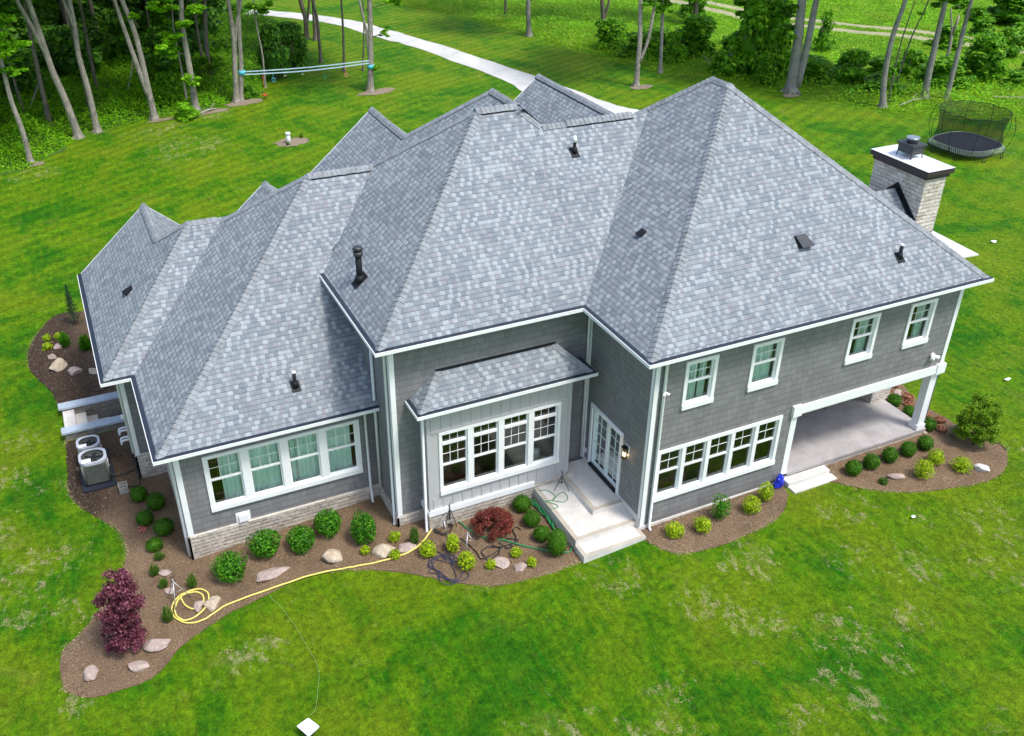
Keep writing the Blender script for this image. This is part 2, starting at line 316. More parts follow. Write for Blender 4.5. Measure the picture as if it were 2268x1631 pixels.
M = dict(stonec=stone_mat('chimney_stone', 1.55),
    shingle=shingle_mat(), shake=shake_mat(), stone=stone_mat('stone_veneer', 1.28), stone2=stone_mat('stone_wall_weathered', .62),
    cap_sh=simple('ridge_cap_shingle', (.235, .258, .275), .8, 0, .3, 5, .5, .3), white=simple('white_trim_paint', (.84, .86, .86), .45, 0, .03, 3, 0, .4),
    soffit=simple('white_soffit', (.62, .63, .62), .6, 0, .04), navy=simple('dark_drip_edge', (.022, .03, .045), .35, 0, .2, 8),
    batten=simple('pale_batten_siding', (.47, .47, .475), .6, 0, .05, 2), black=simple('black_metal', (.012, .014, .018), .6, 0, .2, 6, 0, .25), 
    dgrey=simple('dark_grey_metal', (.07, .075, .08), .45, .4, .15), metal=simple('galvanised_metal', (.5, .52, .54), .35, .8, .1), whitem=simple('white_metal_cap', (.80, .82, .84), .3, .1, .05),
    room=simple('dark_room_wall', (.24, .225, .20), .9), floor=simple('oak_floor', (.46, .30, .16), .5, 0, .25, 3), curtain=simple('curtain_cloth', (.84, .93, .88), .9, 0, .08, 3),
    glass=glass_mat(), lawn=lawn_mat(), meadow=meadow_mat(), mulch=mulch_mat(), drive=gravel_mat('white_gravel', (.44, .44, .43), (.78, .78, .76)), track=gravel_mat('dirt_track', (.22, .24, .09), (.46, .42, .28), 5),
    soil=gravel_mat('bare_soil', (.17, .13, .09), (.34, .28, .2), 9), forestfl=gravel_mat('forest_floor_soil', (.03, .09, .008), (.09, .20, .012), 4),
    bark=bark_mat('grey_bark', (.15, .135, .11), (.46, .42, .36)), bark2=bark_mat('dark_bark', (.07, .062, .05), (.24, .21, .17)), bark3=bark_mat('weathered_grey_bark', (.14, .14, .125), (.36, .35, .31)), dead=bark_mat('dead_wood', (.2, .18, .14), (.5, .47, .4)),
    rockp=rock_mat('pink_boulder', (.36, .27, .24), (.52, .43, .38)), rockt=rock_mat('tan_boulder', (.42, .33, .23), (.60, .52, .40)), rockw=rock_mat('white_boulder', (.50, .47, .45), (.70, .67, .64)),
    concb=concrete_mat('concrete_border', (.50, .45, .37)), conc=concrete_mat('pale_concrete', (.68, .655, .61)), conc2=concrete_mat('stamped_concrete', (.43, .405, .40)), bluestone=concrete_mat('bluestone_cap', (.46, .54, .62)), block=concrete_mat('concrete_block', (.30, .30, .28)),
    boxl=leafmat('boxwood_leaf', (.018, .075, .005), (.06, .20, .006), (.13, .32, .012)), vibl=leafmat('bright_shrub_leaf', (.02, .10, .006), (.065, .27, .008), (.17, .45, .02)),
    limel=leafmat('lime_shrub_leaf', (.17, .30, .006), (.42, .60, .008), (.62, .74, .03)), tuftl=leafmat('grass_blade_green', (.05, .15, .01), (.14, .32, .03), (.38, .42, .16)),
    maplel=leafmat('red_maple_leaf', (.10, .022, .018), (.27, .055, .045), (.34, .11, .06)), maroonl=leafmat('maroon_leaf', (.07, .018, .034), (.21, .05, .085), (.38, .14, .18)),
    conl=leafmat('conifer_needle', (.012, .045, .02), (.035, .10, .035)), bigl=leafmat('yellow_green_leaf', (.05, .17, .006), (.17, .36, .01), (.40, .52, .02)), heul=leafmat('coral_leaf', (.28, .10, .05), (.55, .26, .15), (.65, .40, .26)),
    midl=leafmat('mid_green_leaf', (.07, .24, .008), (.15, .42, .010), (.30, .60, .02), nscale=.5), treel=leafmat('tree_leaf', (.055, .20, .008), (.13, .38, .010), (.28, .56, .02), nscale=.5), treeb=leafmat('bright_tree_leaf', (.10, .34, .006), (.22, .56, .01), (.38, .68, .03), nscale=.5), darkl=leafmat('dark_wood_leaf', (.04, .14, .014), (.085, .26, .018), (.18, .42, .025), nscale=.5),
    undl=leafmat('undergrowth_leaf', (.10, .33, .006), (.20, .52, .008), (.38, .64, .02), nscale=.35),
    twig=simple('twig', (.10, .06, .035), .8), yellow=simple('yellow_hose', (.80, .68, .17), .5, 0, .08), green=simple('green_hose', (.02, .26, .09), .45), navyh=simple('navy_hose', (.03, .04, .09), .5), blackh=simple('black_hose', (.02, .02, .022), .5),
    alum=simple('aluminium', (.55, .55, .56), .35, .7), blue=simple('blue_plastic_film', (.01, .035, .55), .3, 0, .2, 10, 0, .6), red=simple('red_plastic', (.6, .06, .03), .4), teal=simple('teal_strap', (.08, .50, .62), .5), tealw=simple('pale_strap', (.50, .68, .80), .5),
    acgrey=simple('condenser_coil', (.13, .14, .125), .5, .3), acwhite=simple('condenser_top', (.46, .49, .54), .45), plastic=simple('white_plastic', (.86, .86, .86), .35, 0, .02), mat_=simple('trampoline_mat', (.022, .026, .038), .6), net=net_mat('safety_net', (.012, .014, .02), .48), rod=simple('spring_rod', (.42, .50, .46), .4, .2), pad=simple('black_plastic_pad', (.02, .025, .04), .5),
    stain=simple('brown_stained_wood', (.09, .055, .03), .6, 0, .3, 4), bulb=emit_mat('lamp_glow', (1, .72, .38), 7.), clay=simple('coral_plastic', (.75, .28, .20), .5))

# measured ground positions (metres)
SPEC = dict(out={'bedA': [(-13.34, 12.51), (-13.36, 11.99), (-13.4, 11.2), (-13.42, 10.39), (-13.45, 9.61), (-13.28, 8.92), (-12.95, 8.27), (-12.62, 7.76), (-12.36, 7.25), (-12.24, 6.83), (-12.22, 6.32)], 'bedB': [(-12.2, 6.68), (-12.25, 6.04), (-12.46, 5.44), (-12.74, 4.96), (-13.15, 4.22), (-13.51, 3.73), (-13.92, 3.39), (-14.12, 2.97), (-14.14, 2.43), (-14.06, 1.95), (-13.7, 1.54), (-13.25, 1.41), (-12.75, 1.4), (-12.24, 1.44), (-11.86, 1.7), (-11.44, 2.11), (-10.92, 2.39), (-10.23, 2.64), (-9.43, 2.77), (-8.61, 2.91), (-7.93, 2.89), (-7.17, 2.69)], 'bedC': [(-6.89, 2.54), (-6.54, 2.35), (-5.88, 1.86), (-5.37, 1.43), (-4.95, 1.0), (-4.3, 0.54), (-3.67, 0.24), (-2.99, 0.14), (-2.37, 0.07), (-1.91, 0.09), (-1.46, 0.08)], 'bedD': [(0.38, 0.03), (0.49, -0.29), (0.77, -0.73), (1.19, -0.96), (1.91, -1.08), (2.76, -1.05), (3.48, -0.99), (4.09, -0.88), (4.57, -0.63), (5.07, -0.22)], 'bedE': [(6.52, -0.22), (6.65, -0.29), (6.93, -0.6), (7.34, -0.97), (7.91, -1.37), (8.56, -1.68), (9.45, -1.95), (10.42, -2.16), (11.16, -2.15), (11.7, -1.98), (12.18, -1.66), (12.52, -1.31), (12.59, -1.0), (12.51, -0.49), (12.18, 0.2), (12.18, 0.6), (12.12, 1.03), (12.07, 1.37), (12.09, 1.82), (12.41, 2.89), (12.4, 3.24)], 'bedF': [(-13.43, 14.87), (-13.57, 15.65), (-13.76, 16.26), (-13.99, 16.89), (-14.19, 17.7), (-14.2, 18.75), (-14.0, 19.69), (-13.68, 20.54), (-13.2, 21.36), (-12.75, 21.56), (-12.31, 21.41)], 'drive_n': [(21.21, 33.57), (20.47, 35.71), (19.47, 40.51), (18.47, 46.1), (16.82, 52.94), (15.25, 58.52), (14.01, 62.62), (12.45, 66.32), (8.94, 70.7), (6.35, 73.15)], 'drive_f': [(16.45, 38.53), (16.62, 42.95), (15.38, 49.49), (14.08, 55.34), (12.74, 58.88), (11.09, 64.38), (7.77, 69.21), (5.18, 71.38)], 'forest': [(-14.68, 39.78), (-13.35, 39.9), (-11.62, 42.22), (-10.24, 44.33), (-8.14, 44.91), (-5.89, 45.05), (-3.54, 45.41), (-0.9, 46.04), (1.45, 47.44), (3.41, 52.76), (4.66, 56.45), (5.92, 58.99), (7.83, 64.97), (6.22, 72.57)], 'meadow': [(41.31, 21.88), (40.56, 23.49), (37.44, 24.84), (35.27, 27.52), (33.68, 29.82), (32.37, 32.64), (30.71, 35.73), (29.83, 38.63), (27.84, 40.12), (26.57, 44.08), (25.21, 48.35), (24.44, 54.38), (22.86, 61.48), (20.56, 67.12), (17.81, 71.3)], 'track1': [(43.26, 61.78), (44.33, 56.25), (45.43, 51.32), (47.86, 48.41), (49.97, 45.32), (52.5, 42.86), (54.08, 39.62), (57.23, 35.06)], 'tramp': [(31.22, 19.67), (34.68, 17.82)], 'pavR': [(23.47, 12.05), (23.31, 9.28), (21.76, 9.53), (22.33, 11.61)], 'pipe': [(0.08, 36.44), (-0.52, 37.12), (1.0, 36.8), (-0.11, 35.85)], 'board': [(-9.24, -1.32), (-9.08, -1.66), (-9.37, -1.79), (-9.53, -1.41)], 'stripes': [(-10.95, 24.86), (-2.74, 28.91), (4.36, 46.0), (10.47, 37.7)], 'yellow': [(-4.16, 3.42), (-4.6, 2.94), (-5.0, 2.6), (-5.32, 2.44), (-5.72, 2.4), (-6.29, 2.47), (-6.87, 2.61)], 'yellow2': [(-7.17, 2.69), (-7.93, 2.87), (-8.61, 2.91), (-9.4, 2.93), (-10.18, 2.92), (-10.59, 2.77), (-10.86, 2.69), (-11.18, 2.76), (-11.43, 3.08), (-11.46, 3.44), (-11.28, 3.75), (-11.0, 3.85), (-10.7, 3.82), (-10.53, 3.56), (-10.62, 3.19), (-10.89, 2.93), (-11.2, 2.87), (-11.38, 3.11), (-11.37, 3.45), (-11.17, 3.76), (-10.86, 3.78), (-10.67, 3.57), (-10.72, 3.24), (-10.93, 3.16), (-11.12, 3.38), (-11.2, 3.77)], 'green1': [(-3.92, 3.51), (-3.79, 2.95), (-3.62, 2.38), (-3.39, 2.0), (-2.99, 1.69), (-2.7, 1.35), (-2.21, 0.88), (-1.68, 0.51), (-1.49, 0.65)], 'green2': [(-1.77, 3.16), (-1.49, 3.14), (-1.55, 2.54), (-1.51, 1.87), (-1.54, 1.47)], 'stand': [(-4.46, 2.4), (-4.01, 1.71)], 'stand2': [(-11.3, 3.76)], 'green3': [(-1.39, 2.78), (-1.16, 2.67), (-1.09, 2.34), (-1.24, 2.25), (-1.09, 2.34), (-0.8, 2.43), (-0.81, 2.14), (-1.01, 2.05), (-1.25, 2.23), (-1.45, 2.29), (-1.25, 2.05), (-1.25, 1.91), (-1.5, 1.92)], 'stand3': [(-0.69, 2.83)], 'misc': [(0.69, 46.1), (0.22, 36.8), (24.87, 9.94), (4.11, -0.88)], 'legs': [(32.62, 21.02), (34.41, 17.94), (33.06, 18.09)], 'rail': [(-13.63, 90.92)], 'cable': [(-9.05, -1.21), (-8.81, -0.63), (-8.66, -0.09), (-8.73, 0.72), (-8.81, 1.41), (-8.98, 2.23), (-9.13, 2.72), (-9.27, 3.64), (-9.36, 4.14)], 'dead': [(7.54, -2.47), (0.42, -2.64), (1.0, -3.31), (1.85, -3.96), (3.53, -5.95), (4.55, -5.24), (1.96, -5.85), (2.97, -5.0), (5.54, -1.3), (1.94, -6.69), (0.43, -6.38), (7.87, -4.49), (-1.79, -4.59)], 'dead2': [(-15.02, 4.89), (-14.02, 4.59), (-14.05, 6.94), (-13.68, 6.82), (-15.08, 6.34), (-10.17, 1.17), (-9.51, 0.99), (-13.89, 1.67)], 'dead3': [(-5.06, 38.66), (-2.83, 44.33), (-6.05, 42.6), (-13.08, 39.18)], 'sandm': [(-1.56, -0.57), (-0.96, -1.14)], 'm2': [(-5.5, -3.14), (0.21, -2.69), (5.5, -1.11), (8.27, -0.85), (25.0, 9.99)]},
 trees=[[[[-13.12, 40.84, -0.42], [-13.13, 40.84, 1.35], [-13.29, 40.83, 2.99], [-13.28, 40.83, 4.55], [-13.27, 40.83, 5.31], [-13.11, 40.84, 6.69], [-12.95, 40.84, 8.03]], 0.144, []], [[[-10.4, 44.13, -0.33], [-10.64, 44.14, 1.83], [-10.96, 44.14, 3.55], [-11.13, 44.15, 5.39], [-11.33, 44.15, 7.36]], 0.219, [[[[-10.78, 44.14, 2.59], [-11.07, 44.15, 4.38], [-11.41, 44.15, 5.81], [-11.88, 44.16, 7.4]], 0.153]]], [[[-9.31, 44.52, -0.25], [-9.32, 44.52, 2.24], [-9.43, 44.52, 4.15], [-9.31, 44.52, 5.67], [-9.28, 44.52, 7.16]], 0.188, [[[[-9.31, 44.52, 5.57], [-9.42, 44.52, 6.28], [-9.61, 44.53, 7.18]], 0.111]]], [[[-5.96, 44.93, 0.03], [-6.04, 44.93, 2.34], [-6.11, 44.94, 4.29], [-6.27, 44.95, 5.66], [-6.54, 44.98, 6.9]], 0.193, [[[[-6.06, 44.93, 1.34], [-6.44, 44.97, 3.56], [-6.72, 45.0, 5.38], [-6.93, 45.01, 6.92]], 0.159]]], [[[-3.44, 45.34, 0.14], [-3.41, 45.33, 2.09], [-3.44, 45.34, 3.97], [-3.43, 45.34, 5.37], [-3.29, 45.32, 6.62]], 0.209, []], [[[-3.7, 46.8, 0.13], [-3.72, 46.8, 2.79], [-3.78, 46.81, 4.79], [-3.62, 46.79, 6.4]], 0.071, []], [[[-1.4, 51.29, 0.21], [-1.35, 51.28, 2.54], [-1.21, 51.26, 3.96], [-1.04, 51.23, 5.47]], 0.177, []], [[[-1.09, 57.14, 0.23], [-1.02, 57.13, 1.93], [-1.21, 57.16, 3.22], [-1.26, 57.16, 4.47]], 0.135, []], [[[-0.83, 45.82, 0.24], [-0.64, 45.79, 2.5], [-0.5, 45.77, 4.18], [-0.53, 45.77, 6.36]], 0.178, [[[[-0.48, 45.76, 3.74], [-0.21, 45.72, 4.94], [0.22, 45.64, 6.33]], 0.119]]], [[[-0.54, 45.86, 0.26], [-0.26, 45.81, 2.46], [-0.13, 45.79, 4.15], [0.07, 45.75, 6.32]], 0.154, []], [[[1.51, 47.97, 0.35], [1.57, 47.95, 2.4], [1.44, 47.98, 4.15], [1.42, 47.99, 5.85]], 0.074, []], [[[7.74, 60.59, 0.43], [7.78, 60.58, 1.91], [7.53, 60.64, 3.29]], 0.191, [[[[7.77, 60.58, 1.21], [8.0, 60.53, 2.18], [8.19, 60.48, 3.28]], 0.118]]], [[[8.19, 59.68, 0.43], [8.24, 59.67, 2.04], [8.29, 59.66, 3.41]], 0.16, []], [[[6.65, 52.78, 0.42], [6.65, 52.78, 2.17], [6.64, 52.78, 3.44], [6.44, 52.84, 4.69]], 0.121, []], [[[7.38, 49.61, 0.42], [7.5, 49.58, 2.75], [7.54, 49.57, 5.17]], 0.091, []], [[[8.64, 49.3, 0.44], [8.88, 49.22, 3.33], [8.94, 49.2, 5.14]], 0.065, []], [[[7.47, 44.17, 0.43], [7.61, 44.13, 2.69], [7.76, 44.08, 6.09]], 0.207, [[[[7.53, 44.16, 2.69], [7.43, 44.19, 4.42], [7.15, 44.27, 6.1]], 0.098]]], [[[25.62, 61.97, 0.49], [25.61, 61.97, 1.85]], 0.118, []], [[[24.12, 54.42, 0.48], [24.04, 54.47, 2.1], [24.01, 54.48, 3.23]], 0.206, []], [[[32.25, 56.61, 0.49], [32.18, 56.65, 1.35], [32.07, 56.71, 2.31]], 0.193, [[[[32.29, 56.58, 0.74], [32.46, 56.48, 1.6], [32.58, 56.41, 2.33]], 0.128]]], [[[24.12, 38.39, 0.48], [24.13, 38.39, 2.37], [24.12, 38.39, 3.59], [23.99, 38.48, 5.96]], 0.18, [[[[24.2, 38.34, 2.0], [24.59, 38.09, 3.61], [24.77, 37.97, 5.99]], 0.116]]], [[[27.55, 40.72, 0.49], [27.46, 40.79, 2.83], [27.34, 40.87, 5.33]], 0.135, []], [[[39.0, 52.91, 0.5], [38.96, 52.93, 1.58], [38.94, 52.95, 2.49]], 0.227, []], [[[33.33, 38.28, 0.49], [33.25, 38.35, 3.1], [33.2, 38.39, 5.35]], 0.095, []], [[[32.83, 33.16, 0.49], [32.8, 33.18, 3.33], [32.67, 33.3, 6.25]], 0.381, [[[[33.1, 32.91, 0.9], [33.23, 32.79, 3.13], [33.3, 32.73, 5.74], [33.32, 32.71, 6.54]], 0.254]]], [[[35.91, 28.01, 0.5], [35.73, 28.21, 2.38], [35.71, 28.23, 4.69], [35.9, 28.02, 6.94]], 0.206, []], [[[37.21, 28.84, 0.5], [37.2, 28.86, 3.86], [37.39, 28.65, 6.73]], 0.062, []], [[[39.25, 30.41, 0.5], [39.47, 30.18, 3.98], [39.79, 29.83, 6.02]], 0.064, []], [[[40.05, 28.59, 0.5], [40.01, 28.63, 3.07], [40.0, 28.64, 6.56]], 0.226, []], [[[48.7, 34.79, 0.5], [48.63, 34.88, 2.54], [48.31, 35.26, 4.35]], 0.156, [[[[48.65, 34.86, 2.41], [48.71, 34.78, 3.35], [48.72, 34.77, 3.82]], 0.113]]], [[[41.25, 27.84, 0.5], [41.26, 27.82, 2.77], [41.26, 27.83, 5.13], [41.28, 27.81, 6.61]], 0.175, []], [[[33.14, 40.1, 0.49], [33.0, 40.21, 1.66]], 0.124, []]])

# ------------------------------------------------------------------ ground and setting
def grid_ground():
    mb = MB(); xs = sorted(set([-400] + GX[:] + [400, -13.3, -11.45])); ys = [-300, -60, 12.70, 13.92, 60, 500]
    xs = [x for x in xs if -400 <= x <= 400]
    for i in range(len(xs) - 1):
        for j in range(len(ys) - 1):
            if xs[i] >= -13.31 and xs[i + 1] <= -11.44 and ys[j] == 12.70: continue
            mb.face([(xs[i], ys[j], g(xs[i])), (xs[i + 1], ys[j], g(xs[i + 1])), (xs[i + 1], ys[j + 1], g(xs[i + 1])), (xs[i], ys[j + 1], g(xs[i]))])
    return mb
struct(grid_ground().build('ground', M['lawn'], uv=False))
def sheet(name, poly, mat, dz, skirt=True):
    bm = bmesh.new(); vs = [bm.verts.new((p[0], p[1], 0)) for p in poly]; bm.faces.new(vs)
    bmesh.ops.triangulate(bm, faces=bm.faces[:])
    for x in GX: bmesh.ops.bisect_plane(bm, geom=bm.verts[:] + bm.edges[:] + bm.faces[:], plane_co=(x, 0, 0), plane_no=(1, 0, 0))
    for v in bm.verts: v.co.z = g(v.co.x) + dz
    if skirt:
        be = [e for e in bm.edges if e.is_boundary]; r = bmesh.ops.extrude_edge_only(bm, edges=be)
        for v in [x for x in r['geom'] if isinstance(x, bmesh.types.BMVert)]: v.co.z -= dz + .02
    bmesh.ops.recalc_face_normals(bm, faces=bm.faces[:])
    me = bpy.data.meshes.new(name); bm.to_mesh(me); bm.free(); me.materials.append(mat)
    o = bpy.data.objects.new(name, me); COL.objects.link(o); return struct(o)
def sm(pts, n=4, seed=0, j=0.):
    rnd = random.Random(seed); return [(p.x + rnd.uniform(-j, j), p.y + rnd.uniform(-j, j)) for p in catmull([(a[0], a[1], 0) for a in pts], n)]
O = SPEC['out']
main = sm(O['bedA'] + [tuple(p) for p in O['bedB'][1:]] + O['bedC'], 4, 1, .018)
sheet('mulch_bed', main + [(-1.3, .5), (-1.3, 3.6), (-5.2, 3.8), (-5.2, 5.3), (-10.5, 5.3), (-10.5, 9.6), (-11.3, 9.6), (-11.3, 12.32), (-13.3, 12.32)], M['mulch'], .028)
sheet('mulch_bed', sm(O['bedD'], 7, 2, .022) + [(5.3, .45), (.4, .45)], M['mulch'], .03)
sheet('mulch_bed', sm([(6.3, -.15)] + O['bedE'][1:], 4, 3, .018) + [(12.3, 4.2), (10.7, 4.2), (10.6, .45), (6.3, .45)], M['mulch'], .03)
sheet('mulch_bed', sm(O['bedF'], 4, 4, .018) + [(-11.5, 21.3), (-11.3, 16.2), (-11.3, 14.25), (-13.42, 14.25)], M['mulch'], .028)
sheet('driveway', sm(O['drive_n'][::-1], 4, 5, .12) + [(19, 26), (11, 16.5), (6, 16.5), (12, 30)] + sm(O['drive_f'], 4, 6, .12), M['drive'], .02, False)
fo = O['forest']
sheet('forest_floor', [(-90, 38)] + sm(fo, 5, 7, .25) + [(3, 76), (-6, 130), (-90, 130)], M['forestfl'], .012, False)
me_ = O['meadow']
sheet('meadow', [(110, -5), (46, 17)] + sm(me_, 5, 8, .25) + [(22, 78), (26, 140), (140, 140), (140, 0)], M['meadow'], .008, False)
def strip(name, pts, wd, mat, dz, seed):
    P = [Vector((a[0], a[1], 0)) for a in pts]; P = catmull(P, 5); L = []; Rr = []; rnd = random.Random(seed)
    for i, p in enumerate(P):
        t = (P[min(i + 1, len(P) - 1)] - P[max(i - 1, 0)]).normalized(); n = Vector((-t.y, t.x, 0)); ww = wd * rnd.uniform(.75, 1.25)
        L.append((p + n * ww)[:2]); Rr.append((p - n * ww)[:2])
    return sheet(name, L + Rr[::-1], mat, dz, False)
tk = [(37, 75), (41, 66)] + O['track1'] + [(62, 29)]
strip('dirt_track', tk, .75, M['track'], .016, 1)
strip('dirt_track', [(p[0] + 2.0, p[1] + 1.6) for p in tk], .6, M['track'], .020, 2)
strip('dirt_track', [(44.5, 26.9), (47.5, 25.2), (51, 22.2)], .22, M['track'], .016, 3)
sheet('paving', [(23.47, 12.05), (23.31, 9.28), (21.2, 9.4), (18, 12.2), (20, 14)], M['conc'], .05)
def ragged(cx, cy, rx, ry, seed, n=26):
    rnd = random.Random(seed); return [(cx + rx * (1 + rnd.uniform(-.2, .2)) * math.cos(a), cy + ry * (1 + rnd.uniform(-.2, .2)) * math.sin(a)) for a in [2 * math.pi * k / n for k in range(n)]]
sheet('bare_soil', ragged(.25, 36.5, .95, .72, 1), M['soil'], .012, False)
for i, (x, y, a, b) in enumerate([(-.4, 45.4, 1.1, .6), (-2.6, 44.6, 1.0, .4), (7.6, 43.8, 1.1, .5), (8.6, 44.2, .6, .4), (-13.0, 40.5, .6, .35), (24.3, 38.0, .8, .5), (32.3, 32.4, .7, .4), (-5.6, 44.4, .8, .25)]):
    sheet('bare_soil', ragged(x, y, a, b, 10 + i), M['soil'], .014 + .002 * i, False)
# dead turf patches seen in the lawn: straw thatch lying on the soil, one mesh of ragged flakes
rnd = random.Random(5)
dp = [(p, .17) for p in O['dead']] + [(p, .22) for p in O['dead2']] + [(p, .3) for p in O['dead3']] + [(p, .22) for p in O['sandm']]

# ------------------------------------------------------------------ house
S = .844
house = thing('house', 'large grey shingled two storey house with steep hipped roofs and white trim', 'house', (0, 3, 0))
roof_mb = MB(); F = lambda *p: roof_mb.face(p)
F((-5.68, 3.17, 6), (0, 3.17, 6), (4.217, 7.31, 9.49), (.73, 7.31, 9.49), (.16, 7.88, 9.97), (-.97, 7.88, 9.97))
F((-5.68, 3.17, 6), (-.97, 7.88, 9.97), (-5.68, 12.59, 6))
F((-5.68, 12.59, 6), (-.97, 7.88, 9.97), (.16, 7.88, 9.97), (4.87, 12.59, 6))
F((.16, 7.88, 9.97), (.73, 7.31, 9.49), (4.87, 7.31, 6), (4.87, 12.59, 6))
F((.3, 7.31, 9.488), (4.217, 7.31, 9.488), (6.5, 11.4, 6.03), (.3, 11.4, 6.03))
F((0, 0, 6), (11.136, 0, 6), (5.558, 5.44, 10.6)); F((0, 0, 6), (5.558, 5.44, 10.6), (5.558, 6.2, 10.6), (0, 11.64, 6))
F((11.136, 0, 6), (11.136, 11.64, 6), (5.558, 6.2, 10.6), (5.558, 5.44, 10.6)); F((0, 11.64, 6), (5.558, 6.2, 10.6), (11.136, 11.64, 6))
F((.29, 7.6, 9.95), (.29, 9.64, 9.95), (-1.75, 11.68, 8.228), (-1.75, 14.9, 8.228), (-7.5, 14.9, 3.375), (-7.5, 7.6, 3.375))
F((.29, 9.64, 9.95), (-1.75, 11.68, 8.228), (.89, 14.32, 6), (4.97, 14.32, 6)); F((.29, 7.6, 9.95), (.29, 9.64, 9.95), (4.97, 14.32, 6), (4.97, 7.6, 6))
F((-1.75, 11.68, 8.228), (-1.75, 14.9, 8.228), (.89, 14.9, 6), (.89, 14.32, 6))
ha = 3.397; zA = 7.984
F((-10.99, 4.705, ha), (-5.25, 4.705, ha), (-5.25, 8.3, ha + S * 3.595), (-2.5, 10.14, zA + .0), (-5.29, 10.14, zA))
F((-10.99, 4.705, ha), (-5.29, 10.14, zA), (-10.99, 15.575, ha)); F((-10.99, 15.575, ha), (-5.29, 10.14, zA), (-2.5, 10.14, zA), (-2.5, 15.575, ha))
h0 = 3.39
F((-11.78, 8.97, h0), (-7, 8.97, h0), (-7, 12.35, 6.25), (-8.52, 12.35, 6.25)); F((-11.78, 8.97, h0), (-8.52, 12.35, 6.25), (-9.4, 13.26, 5.48), (-9.4, 16.38, 5.48), (-11.78, 16.38, h0))
F((-8.52, 12.35, 6.25), (-9.4, 13.26, 5.48), (-7.02, 15.73, h0), (-5, 15.73, h0), (-5, 12.35, 6.25)); F((-9.4, 13.26, 5.48), (-9.4, 16.38, 5.48), (-7.02, 16.38, h0), (-7.02, 15.73, h0))
F((-5.9, 9, 6.8), (-5.9, 13.3, 6.8), (-9.9, 13.3, 3.43), (-9.9, 9, 3.43)); F((-5.9, 9, 6.8), (-5.9, 13.3, 6.8), (-2.2, 13.3, 3.68), (-2.2, 9, 3.68))
F((4.9, 9, 8.5), (4.9, 15.6, 8.5), (-.4, 15.6, 4.03), (-.4, 9, 4.03)); F((4.9, 9, 8.5), (4.9, 15.6, 8.5), (10.2, 15.6, 4.03), (10.2, 9, 4.03))
# cricket behind the chimney
F((9.05, 3.05, 7.72), (10.24, 3.05, 7.72), (10.24, 2.12, 6.86), (9.6, 2.12, 6.86)); F((9.05, 3.05, 7.72), (10.24, 3.05, 7.72), (10.24, 3.98, 6.86), (9.6, 3.98, 6.86))
# bay roof
F((-4.83, 2.78, 4.16), (.1, 2.78, 4.16), (-.65, 3.54, 4.8), (-4.08, 3.54, 4.8)); F((-4.83, 2.78, 4.16), (-4.08, 3.54, 4.8), (-4.83, 3.54, 4.16)); F((.1, 2.78, 4.16), (-.65, 3.54, 4.8), (.1, 3.54, 4.16))
roof = roof_mb.build('roof', M['shingle'], house)

def caps(lines, name='ridge_cap'):
    for l_ in lines: caps1([l_], name)
def caps1(lines, name):
    mb = MB(); rnd = random.Random(3)
    for P, Q, n1, n2, thick in lines:
        P, Q = Vector(P), Vector(Q); L = (Q - P).length; d = (Q - P) / L; up = (Vector(n1) + Vector(n2)).normalized(); k = int(L / .143)
        sides = []
        for nn in (n1, n2):
            nn = Vector(nn).normalized(); s_ = nn.cross(d); s_ = s_ if s_.dot(Vector((0, 0, -1))) > 0 else -s_; sides.append((s_, nn))
        for i in range(k + 1):
            a = P + d * (i * .143 - .02); b = P + d * min(L + .05, i * .143 + .16); h0_, h1_ = .036 + thick, .014 + thick; j = rnd.uniform(-.006, .006)
            ring = []
            for c, hh in ((a, h0_), (b, h1_)):
                ring.append([c + sides[0][0] * (.155 + j) + sides[0][1] * hh * .6, c + sides[0][0] * .05 + sides[0][1] * hh, c + up * (hh + .006), c + sides[1][0] * .05 + sides[1][1] * hh, c + sides[1][0] * (.155 + j) + sides[1][1] * hh * .6])
            vs = ring[0] + ring[1] + [v - up * (.03 + thick) for v in ring[0]]
            fs = [(q, q + 1, q + 6, q + 5) for q in range(4)] + [(q + 10, q + 11, q + 1, q) for q in range(4)]
            mb.mesh(vs, fs)
            if thick: mb.mesh([ring[0][0], ring[1][0], ring[1][0] - up * thick * 1.4, ring[0][0] - up * thick * 1.4, ring[0][4], ring[1][4], ring[1][4] - up * thick * 1.4, ring[0][4] - up * thick * 1.4], [(0, 1, 2, 3), (4, 5, 6, 7)], 1)
    return mb.build(name, [M['cap_sh'], M['black']], roof)
nF = (0, -.645, .764); nL = (-.645, 0, .764); nR = (.645, 0, .764); nB = (0, .645, .764)
caps([((0, 0, 6), (5.558, 5.44, 10.6), nF, nL, 0), ((11.136, 0, 6), (5.558, 5.44, 10.6), nF, nR, 0), ((5.558, 5.44, 10.6), (5.558, 6.2, 10.6), nL, nR, 0), ((0, 11.64, 6), (5.558, 6.2, 10.6), nL, nB, 0)])
caps([((-5.68, 3.17, 6), (-.97, 7.88, 9.97), nF, nL, 0), ((-1.02, 7.88, 9.97), (.16, 7.88, 9.97), nF, nB, .035), ((.73, 7.31, 9.49), (.16, 7.88, 9.97), nF, nR, 0), ((.75, 7.31, 9.49), (1.5, 7.31, 9.49), nF, nB, 0), ((1.5, 7.31, 9.49), (3.6, 7.31, 9.49), nF, nB, .035), ((-5.6, 12.51, 6.07), (-.97, 7.88, 9.97), nL, nB, 0)])
caps([((.29, 9.64, 9.95), (.29, 7.95, 9.95), nL, nR, .02), ((-1.75, 11.68, 8.228), (.29, 9.64, 9.95), nL, nB, 0), ((-1.75, 14.9, 8.228), (-1.75, 11.7, 8.228), nL, nR, .02)])
